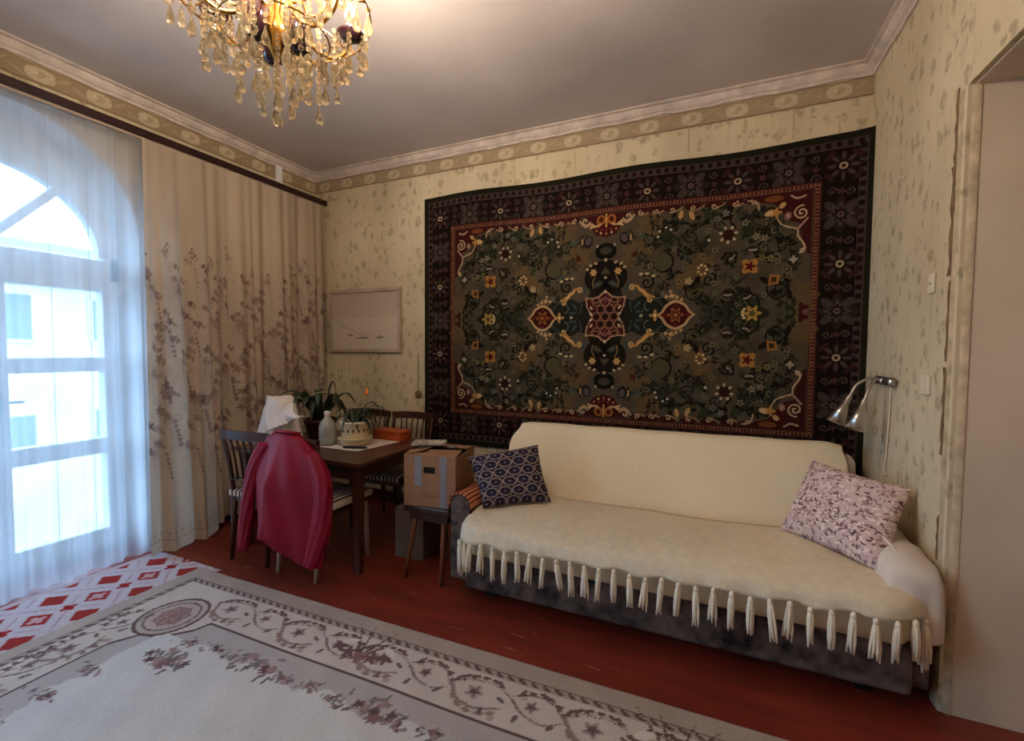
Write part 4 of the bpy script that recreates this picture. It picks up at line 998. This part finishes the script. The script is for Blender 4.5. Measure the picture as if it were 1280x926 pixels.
sleeve([(1.10,-1.395,.80), (1.02,-1.405,.66), (.965,-1.41,.48), (.93,-1.41,.30), (.905,-1.41,.14)], (.055,.040), 0)
sleeve([(1.42,-1.385,.78), (1.515,-1.39,.63), (1.53,-1.40,.45), (1.495,-1.40,.29), (1.45,-1.40,.14)], (.058,.062), 2)
MB().tube(catmull([(1.16,-1.36,.862), (1.19,-1.40,.872), (1.245,-1.408,.874), (1.30,-1.40,.872), (1.33,-1.36,.862)], 5), .011, 8, flat=.7).build('collar', M['jacket'], jk, smooth=True)

# ---- things on the table
ZT = .681
cl = MB().add([(.90,-.955,ZT), (1.36,-.955,ZT), (1.42,-.58,ZT), (.94,-.60,ZT), (.90,-.955,ZT+.003), (1.36,-.955,ZT+.003), (1.42,-.58,ZT+.003), (.94,-.60,ZT+.003)], [(3,2,1,0),(4,5,6,7),(0,1,5,4),(1,2,6,5),(2,3,7,6),(3,0,4,7)]).build('table_napkin', M['sheet'])
tag(cl, 'white cloth napkin lying flat under the bottle and pot', 'napkin')
ZC = ZT+.004
bt = thing('plastic_bottle', 'translucent white plastic bottle on the napkin', 'bottle', (1.04, -.885, ZC))
pm = bpy.data.materials.new('cloudy plastic'); pm.use_nodes = True; pb = pm.node_tree.nodes['Principled BSDF']
pb.inputs['Base Color'].default_value = col((206,204,194)); pb.inputs['Roughness'].default_value = .35; pb.inputs['Transmission Weight'].default_value = .45
local(MB().lathe([(.045,0), (.056,.008), (.058,.04), (.055,.05), (.058,.06), (.057,.12), (.05,.145), (.032,.17), (.020,.188), (.018,.20)], 24).build('body', pm, None, True), bt)
local(MB().lathe([(.021,.198), (.022,.202), (.022,.225), (.019,.228)], 20).build('cap', M['sheet'], None, True), bt)
# cream pot with saucer and plant
pot = thing('flower_pot', 'cream ceramic pot with brown print holding a strap leaved plant', 'potted plant', (1.205, -.80, ZC))
local(MB().lathe([(.07,0), (.098,.010), (.108,.045), (.115,.05), (.112,.055), (.10,.048)], 28).build('saucer_bowl', M['ceramic'], None, True), pot)
local(MB().lathe([(.075,.04), (.088,.06), (.097,.10), (.097,.145), (.104,.15), (.104,.165), (.094,.165), (.090,.14)], 28).build('pot', M['ceramic'], None, True), pot)
local(MB().lathe([(.002,.150), (.091,.150)], 20, caps=False).build('soil', M['soil'], None), pot)
for k in range(9):
    a = -2.4+k*.36; local(MB().add([(.0985*math.cos(a+da), .0985*math.sin(a+da), .105+dz) for da, dz in ((-.09,0),(0,.016),(.09,0),(0,-.016))], [(0,1,2,3)]).build('print_mark', M['motif'], None), pot)
def leaf(base, az, L, w_, lift, droop, n_=9):
    rows = []; d = Vector((math.cos(az), math.sin(az), 0)); s_ = Vector((-math.sin(az), math.cos(az), 0)); B = Vector(base)
    for k in range(n_+1):
        t = k/n_; c = B+d*(L*(t-.15*t*t))+Vector((0,0,lift*math.sin(min(1.0, t*1.0)*PI*.75)-droop*t*t)); w__ = w_*math.sin(PI*(.12+.86*t))**.7*(1 if k < n_ else .05)
        rows.append([c-s_*w__, c+Vector((0,0,-w__*.35)), c+s_*w__])
    return MB().grid(rows)
g = np.random.default_rng(4)
for k in range(15):
    az = k*2.4+g.normal(0, .2); L = g.uniform(.10, .20); big = k % 4 == 0
    local(leaf((.02*math.cos(az), .02*math.sin(az), .15), az, L, g.uniform(.010,.018), g.uniform(.05,.12), g.uniform(.02,.12)).build('leaf', M['leaf'], None, True, solid=.0015), pot)
for az, L, lf in ((.2,.26,.20), (.5,.30,.17), (-.2,.24,.15), (.9,.25,.14)):
    local(leaf((0,0,.15), az, L, .010, lf, .16, 14).build('leaf', M['leaf'], None, True, solid=.0015), pot)
local(MB().tube(catmull([(.02,.05,.15), (.03,.06,.24), (.03,.08,.335)], 5), .003, 6).build('flower_stem', M['paleleaf'], None), pot)
local(MB().lathe([(.003,0), (.012,.012), (.014,.022), (.008,.04), (.002,.055)], 10, (.03,.08,.33)).build('flower_bud', M['orange'], None, True), pot)
# maroon pot with big arching leaves
pl = thing('maroon_plant_pot', 'maroon pot with wide arching dark leaves beside the lace bundle', 'potted plant', (.80, -.72, ZT))
local(MB().lathe([(.075,0), (.085,.01), (.112,.12), (.118,.125), (.118,.145), (.106,.145), (.104,.12)], 26).build('pot', M['maroon'], None, True), pl)
local(MB().lathe([(.002,.128), (.105,.128)], 20, caps=False).build('soil', M['soil'], None), pl)
for k in range(16):
    az = k*2.4+.3; L = g.uniform(.16, .34)
    local(leaf((.03*math.cos(az), .03*math.sin(az), .12), az, L, g.uniform(.018,.030), g.uniform(.14,.27), g.uniform(.02,.16), 10).build('leaf', M['leaf'], None, True, solid=.0015), pl)
for az, L, lf, dr in ((3.9,.36,.26,.06), (3.6,.34,.20,.10), (4.3,.30,.24,.05), (-1.0,.30,.22,.12)):
    local(leaf((0,0,.12), az, L, .022, lf, dr, 12).build('leaf', M['leaf'], None, True, solid=.0015), pl)
local(leaf((.04,0,.12), .6, .10, .030, .30, .0, 10).build('leaf', M['leaf'], None, True, solid=.0015), pl)
local(MB().tube(catmull([(-.16,.0,.24), (-.10,.02,.31), (.0,.03,.335), (.06,.03,.32), (.13,.02,.24), (.18,.0,.13)], 6), .006, 6).build('dry_stem', M['paleleaf'], None, True), pl)
# lace cloth bundle
lb = thing('lace_bundle', 'white lace edged cloth draped over a bundle on the table', 'cloth', (.70, -.98, ZT)); bpy.context.view_layer.update()
rows = []
for i in range(19):
    t = i/18; row = []
    for k in range(73):
        a = 2*PI*k/72
        flat = min(1, t/.38); drop_ = max(0, (t-.30)/.70)
        r = .105*flat**.8+.055*drop_+.022*drop_*math.sin(a*6+.7+1.5*drop_)+.014*drop_*math.sin(a*11+2)+.02*flat*math.cos(2*a+.4)
        z = .325-.30*drop_**1.15-.03*flat*flat+.022*math.sin(a+1.9)*flat+.014*math.sin(3*a)*flat*(1-drop_)
        row.append((.70+r*math.cos(a), -.98+r*.85*math.sin(a), ZT+max(.006, z)))
    rows.append(row)
b = MB(); b.grid(rows); b.build('cloth', M['lace'], lb, smooth=True, solid=.004)
rows = []                                      # loose lace-edged corner hanging towards the pots
for i in range(13):
    t = i/12; row = []
    for k in range(41):
        u = k/40; top = Vector((.64+.20*u, -1.03+.05*u, ZT+.335-.045*u)); bot = Vector((.735+.285*u, -1.105+.05*u, ZT+.095+.12*u))
        p = top.lerp(bot, t); p.y -= .035*math.sin(PI*t)*(.4+.6*u)+.012*math.sin(u*9)*t; p.z += .012*abs(math.sin(u*10*PI))*t**6-.02*math.sin(PI*t); row.append(p)
    rows.append(row)
MB().grid(rows).build('lace_flap', M['lace'], lb, smooth=True, solid=.003)
MB().lathe([(.07,0), (.08,.02), (.08,.16), (.06,.22), (.02,.25)], 20, (.70,-.98,ZT)).build('wrapped_jar', M['card2'], lb, smooth=True)
# orange-brown box, pen
ob = thing('orange_box', 'flat orange-brown box lying on the table before the slat chair', 'box', (1.30, -.535, ZT), rz=math.radians(-4))
local(MB().box(-.13, .13, -.055, .055, 0, .055).build('tray', M['orangebox'], None, bevel=.003), ob)
local(MB().box(-.134, .134, -.059, .059, .055, .07).build('lid', M['orangebox'], None, bevel=.003), ob)
pn = MB().tube([(1.22,-.935,ZC+.007), (1.235,-.93,ZC+.008), (1.36,-.885,ZC+.008), (1.375,-.88,ZC+.007)], [.005,.011,.011,.007], 8, flat=.7).build('folding_knife', M['black'], None, True)
tag(pn, 'slim black folded knife lying on the white napkin', 'knife')

# ================================================================== BOXES AND STOOL
st = thing('wooden_stool', 'dark seated wooden stool carrying the cardboard box', 'stool', (1.93, -.87, 0)); bpy.context.view_layer.update()
MB().box(1.77, 2.09, -1.03, -.71, .385, .43).build('seat', M['chair'], st, bevel=.012)
MB().box(1.80, 2.06, -1.00, -.74, .335, .385).build('apron', M['chair'], st)
for sx in (-1, 1):
    for sy in (-1, 1): MB().tube([(1.93+sx*.095, -.87+sy*.105, .37), (1.93+sx*.125, -.87+sy*.185, 0)], [.017,.012], 10).build('leg', mat('stool leg wood', (112,66,48), rough=.5) if (sx, sy) == (-1, -1) else bpy.data.materials['stool leg wood'], st, smooth=True)
cb = thing('cardboard_box', 'brown cardboard box with grey tape and hand hole on the stool', 'box', (1.93, -.865, .431), rz=math.radians(10))
hw, hd, hh = .16, .165, .295
b = MB(); b.box(-hw, hw, -hd, hd, 0, .004).box(-hw, -hw+.004, -hd, hd, 0, hh).box(hw-.004, hw, -hd, hd, 0, hh).box(-hw, hw, hd-.004, hd, 0, hh)
# front wall with hand hole
hz0, hz1, hx0, hx1 = .195, .232, -.035, .035
b.box(-hw, hx0, -hd, -hd+.004, 0, hh).box(hx1, hw, -hd, -hd+.004, 0, hh).box(hx0, hx1, -hd, -hd+.004, 0, hz0).box(hx0, hx1, -hd, -hd+.004, hz1, hh)
local(b.build('walls', M['card'], None), cb)
local(MB().box(-hw+.006, hw-.006, -hd+.006, hd-.006, .006, .27).build('shade_fill', M['dark'], None), cb)  # dark block standing in for the shade inside the open box
for x in (-.07, .085):
    local(MB().box(x-.022, x+.022, -hd-.0015, -hd, .0 if x > 0 else .12, hh).build('tape', M['tape'], None), cb)
local(MB().add([(-hw,-hd,hh), (hw,-hd,hh), (hw+.0,-hd+.10,hh+.022), (-hw,-hd+.09,hh+.012)], [(0,1,2,3)]).build('flap', M['card'], None, solid=.004), cb)
local(MB().add([(-hw,hd,hh), (hw,hd,hh), (hw,hd-.14,hh+.012), (-hw,hd-.12,hh+.02)], [(0,1,2,3)]).build('flap', M['card'], None, solid=.004), cb)
local(MB().add([(-hw,-hd,hh), (-hw,hd,hh), (-hw+.13,hd-.03,hh+.026), (-hw+.12,-hd+.04,hh+.03)], [(0,1,2,3)]).build('flap', M['card'], None, solid=.004), cb)
local(MB().box(.05, .09, -.02, .06, hh+.02, hh+.023).build('tape', M['tape'], None), cb)
ink = mat('faded print ink', (128,94,72), rough=.9)
for xa, xb, za, zb in ((-.06, .05, .060, .066), (-.05, .03, .075, .080), (.118, .14, .06, .085)): local(MB().box(xa, xb, -hd-.0012, -hd, za, zb).build('faded_print', ink, None), cb)
np_ = thing('newspaper', 'folded newspaper lying on the open cardboard box', 'newspaper', (1.86, -.88, .765), rz=math.radians(24))
local(MB().box(-.10, .10, -.06, .06, 0, .006).build('lower_fold', M['paper'], None), np_)
o = local(MB().box(-.095, .10, -.055, .055, .006, .011).build('upper_fold', M['paper'], None), np_); o.rotation_euler.z = .06
gb = thing('grey_carton', 'closed grey carton standing on the floor behind the stool', 'box', (1.675, -.69, 0), rz=math.radians(3))
local(MB().box(-.105, .105, -.16, .16, 0, .315).build('carton_body', M['card2'], None, bevel=.004), gb)
for xa, xb in ((-.105, -.002), (.002, .105)): local(MB().box(xa, xb, -.16, .16, .3155, .319).build('top_flap', M['card2'], None), gb)

# ================================================================== ON THE WALLS
pf = thing('framed_picture', 'pale framed seascape print on the papered wall', 'picture', (.59, -.02, 1.59)); bpy.context.view_layer.update()
cv = Canvas(.74, .50, .006, (206,190,168))
for k in range(40): cv.rect(-.37, .37, -.25+k*.0125, -.25+(k+1)*.0125, tuple((np.array((196,184,164))*(1-k/40)+np.array((206,188,168))*k/40).tolist()) if k < 22 else (204-k*.5,186-k*.5,168-k*.5))
cv.line([(-.35,-.02), (-.22,-.06), (-.1,-.10), (0,-.12), (.37,-.06)], .012, (168,156,144), n=30, a=.5); cv.line([(-.35,.02),(-.2,-.05),(-.05,-.12)], .03, (190,176,158), n=30, a=.3)
for x, y, w_ in ((-.02,-.155,.075), (.17,-.150,.045), (-.16,-.13,.03)): cv.ell(x, y, w_, .010, .05, (112,100,94), 0, .8); cv.ell(x, y+.012, w_*.4, .012, .3, (150,136,126), 0, .7)
cv.speck(.015)
XX, YY = np.meshgrid(cv.X, cv.Y)
grid_object('print_sheet', np.stack([XX+.59, np.full_like(XX, -.018), YY+1.59], -1), cv.A, painted('printed paper', rough=.25, spec=.4), pf)
b = MB()
for (xa, xb, za, zb) in ((.19,.99,1.84,1.87), (.19,.99,1.31,1.34), (.19,.22,1.34,1.84), (.96,.99,1.34,1.84)): b.box(xa, xb, -.032, -.004, za, zb)
b.build('frame', M['pale'], pf, bevel=.004); MB().box(.2, .98, -.012, -.001, 1.32, 1.86).build('backing', M['card2'], pf)
orn = thing('wall_ornament', 'small round bronze plaque hung on a cord by the carpet', 'ornament', (1.155, -.01, .96)); bpy.context.view_layer.update()
MB().lathe([(.002,.004), (.02,.005), (.026,.003), (.034,.003), (.036,0), (.002,0)], 20, (1.155,-.004,.955), Matrix.Rotation(PI/2, 4, 'X')).build('disc', mat('dull bronze', (120,96,66), rough=.5, metal=.4), orn, smooth=True)
MB().tube([(1.155,-.004,.99), (1.155,-.004,1.30)], .003, 6).build('cord', M['card2'], orn)
MB().tube([(1.155,0,1.30), (1.155,-.012,1.30)], .004, 6).build('nail', M['chrome'], orn)
# sconce
sc = thing('wall_lamp', 'twin steel cone reading lamp on the papered side wall', 'lamp', (W, -.40, 1.2)); bpy.context.view_layer.update()
MB().box(W-.022, W-.001, -.50, -.27, 1.175, 1.215).build('back_plate', mat('dark steel plate', (90,86,82), rough=.35, metal=.8), sc, bevel=.005)
for y in (-.31, -.40): MB().tube([(W-.022,y,1.195), (W-.036,y,1.195)], .016, 14).build('boss', M['chrome'], sc, smooth=True)
MB().tube([(W-.02,-.53,1.195), (W-.02,-.495,1.195)], .018, 14).build('end_cap', M['chrome'], sc, smooth=True)
for pts, neck, mouth in (([(W-.03,-.31,1.195), (4.165,-.31,1.20), (4.115,-.31,1.165), (4.085,-.315,1.10)], (4.083,-.315,1.10), (4.025,-.33,.965)),
                         ([(W-.03,-.40,1.195), (4.165,-.41,1.20), (4.135,-.44,1.16), (4.112,-.46,1.10)], (4.110,-.462,1.095), (4.070,-.49,.958))):
    MB().tube(catmull(pts, 6), .0075, 8).build('gooseneck', M['chrome'], sc, smooth=True)
    d = (Vector(mouth)-Vector(neck)); Rm = d.to_track_quat('Z', 'Y').to_matrix().to_4x4(); L = d.length
    sh = MB().lathe([(.011,-.01), (.013,.0), (.016,.045), (.020,.05), (.046,L), (.044,L), (.018,.055), (.012,.045)], 24, neck, Rm, caps=False).build('lamp_shade', M['chrome'], sc, smooth=True)
    MB().lathe([(.010,.05), (.018,.07), (.020,.085), (.012,.10)], 12, neck, Rm).build('unlit_bulb', M['sheet'], sh, smooth=True)
MB().tube(catmull([(W-.006,-.46,1.175), (W-.006,-.45,1.0), (W-.006,-.435,.85), (W-.006,-.42,.76), (W-.008,-.44,.735), (W-.008,-.46,.745)], 6), .004, 6).build('cable', M['plastic'], sc, smooth=True)
sw = thing('light_switch', 'cream light switch on the papered wall beside the wall lamp', 'switch', (W, -.835, 1.205)); bpy.context.view_layer.update()
MB().box(W-.012, W, -.87, -.80, 1.165, 1.245).build('plate', M['plastic'], sw, bevel=.004)
MB().box(W-.017, W-.012, -.855, -.815, 1.18, 1.23).build('rocker', M['plastic'], sw, bevel=.002)
sk = thing('wall_socket_cover', 'small cream cover plate high on the papered wall above the switch', 'cover plate', (W, -.845, 1.61)); bpy.context.view_layer.update()
MB().box(W-.010, W, -.87, -.82, 1.57, 1.65).build('plate', M['plastic'], sk, bevel=.004)
MB().tube([(W-.010,-.845,1.61), (W-.013,-.845,1.61)], .006, 8).build('screw', M['chrome'], sk)

# ================================================================== CHANDELIER
CHX, CHY = 2.07, -2.08
chd = thing('chandelier', 'brass crystal chandelier with lit candle bulbs hanging from the ceiling', 'chandelier', (CHX, CHY, 2.07))
local(MB().lathe([(.07,.877), (.075,.86), (.05,.84), (.015,.825)], 20).build('ceiling_rose', M['brass'], None, True), chd)
local(MB().tube([(0,0,.84), (0,0,.62)], .008, 8).build('stem', M['brass'], None, True), chd)
local(MB().lathe([(.012,.66), (.035,.63), (.022,.58), (.045,.53), (.055,.48), (.03,.43), (.022,.36), (.045,.32), (.05,.29), (.02,.25), (.006,.22)], 20).build('column', M['brass'], None, True), chd)
for k in range(3):
    a = k*2*PI/3+.5; local(MB().lathe([(.012,-.07), (.030,-.055), (.036,0), (.030,.055), (.014,.07)], 14, (.075*math.cos(a), .075*math.sin(a), .31)).build('plum_glass_bowl', M['plum'], None, True), chd)
gx = np.random.default_rng(8)
def strand(parent, x, y, z, nb, end=0, sc_=1.0):
    "one hanging string of beads with its end crystal"
    b = MB(); zz0 = 0
    for q in range(nb):
        r = .0085*gx.uniform(.8, 1.2); b.lathe([(.001,zz0+r), (r*.8,zz0+r*.6), (r,zz0), (r*.8,zz0-r*.6), (.001,zz0-r)], 6); zz0 -= .0185
    if end == 1:                                # a second, larger cut bead before the drop
        b.lathe([(.002,zz0+.004), (.012,zz0-.006), (.015,zz0-.016), (.010,zz0-.028), (.002,zz0-.034)], 8, mat=Matrix.Diagonal((1,.7,1,1))); zz0 -= .038
    prof = [(.0015,0), (.004,-.010), (.008,-.024), (.0125,-.037), (.0155,-.048), (.0145,-.058), (.009,-.066), (.001,-.069)]
    b.lathe([(r*sc_, zz0+zq*sc_+.004) for r, zq in prof], 9, mat=Matrix.Diagonal((1,.72,1,1)))
    o = b.build('crystal_strand', M['crystal'], None); o.parent = parent; o.location = (x, y, z); o.rotation_euler = (0, 0, gx.uniform(0, 3)); return o
for k in range(6):
    a = k*PI/3+.12
    ca_, sa_ = math.cos(a), math.sin(a)
    P_ = [(.03,.44), (.09,.34), (.16,.30), (.225,.335), (.255,.405)]
    local(MB().tube(catmull([(r*ca_, r*sa_, z) for r, z in P_], 6), [.008]*12+[.007]*13, 8).build('arm', M['brass'], None, True), chd)
    P_ = [(.03,.44), (.10,.50), (.15,.44), (.13,.38), (.09,.39)]
    local(MB().tube(catmull([(r*math.cos(a+.5), r*math.sin(a+.5), z) for r, z in P_], 6), .005, 6).build('scroll_arm', M['brass'], None, True), chd)
    local(MB().lathe([(.012,.395), (.030,.405), (.048,.418), (.050,.422), (.030,.415), (.014,.412)], 18, (.255*ca_, .255*sa_, 0)).build('drip_pan', M['plum'] if k % 2 else M['brass'], None, True), chd)
    local(MB().tube([(.255*ca_, .255*sa_, .41), (.255*ca_, .255*sa_, .455)], .012, 12).build('candle_sleeve', M['ceramic'], None, True), chd)
    bl = local(MB().lathe([(.008,.0), (.015,.012), (.0195,.03), (.017,.045), (.010,.062), (.003,.078)], 14, (.255*ca_, .255*sa_, .455)).build('candle_bulb', M['sheet'] if k in (2, 3) else M['bulb'], None, True), chd)
    for q in range(5):
        t = a+q*2*PI/5+.4; strand(chd, .255*ca_+.046*math.cos(t), .255*sa_+.046*math.sin(t), .408, int(gx.integers(1, 6)), int(gx.integers(2)), gx.uniform(.8, 1.05))
    for q in range(3):
        r = .10+.05*q; t = a+gx.normal(0, .12); z = .315-.008*q
        strand(chd, r*math.cos(t), r*math.sin(t), z-.02, int(gx.integers(2, 7)), q % 2, gx.uniform(.85, 1.1))
        t = a+PI/6+gx.normal(0, .1); strand(chd, r*math.cos(t), r*math.sin(t), z, int(gx.integers(1, 7)), (q+1) % 2, gx.uniform(.85, 1.1))
        t = a+PI/4; strand(chd, (r+.03)*math.cos(t), (r+.03)*math.sin(t), .375, int(gx.integers(1, 5)), 1, gx.uniform(.8, 1.0))
    t = a+.3; strand(chd, .055*math.cos(t), .055*math.sin(t), .265, int(7+k % 3), 0, 1.1)
    strand(chd, .30*math.cos(a+.35), .30*math.sin(a+.35), .395, int(1+k % 3), 0, 1.0); strand(chd, .285*math.cos(a+.75), .285*math.sin(a+.75), .395, int(2+k % 2), 1, .9)
strand(chd, 0, 0, .25, 9, 0, 1.25)
local(MB().tube([(.30*math.cos(t), 0.30*math.sin(t), .398) for t in np.linspace(0, 2*PI, 49)], .004, 6).build('outer_ring', M['brass'], None, True), chd)
for k in range(6):
    t = k*PI/3+.12; local(MB().tube(catmull([(.05*math.cos(t+.25), .05*math.sin(t+.25), .40), (.18*math.cos(t+.25), .18*math.sin(t+.25), .42), (.30*math.cos(t+.25), .30*math.sin(t+.25), .398)], 6), .0035, 6).build('ring_stay', M['brass'], None, True), chd)
local(MB().tube([(.165*math.cos(t), .165*math.sin(t), .30) for t in np.linspace(0, 2*PI, 41)], .0035, 6).build('inner_ring', M['brass'], None, True), chd)
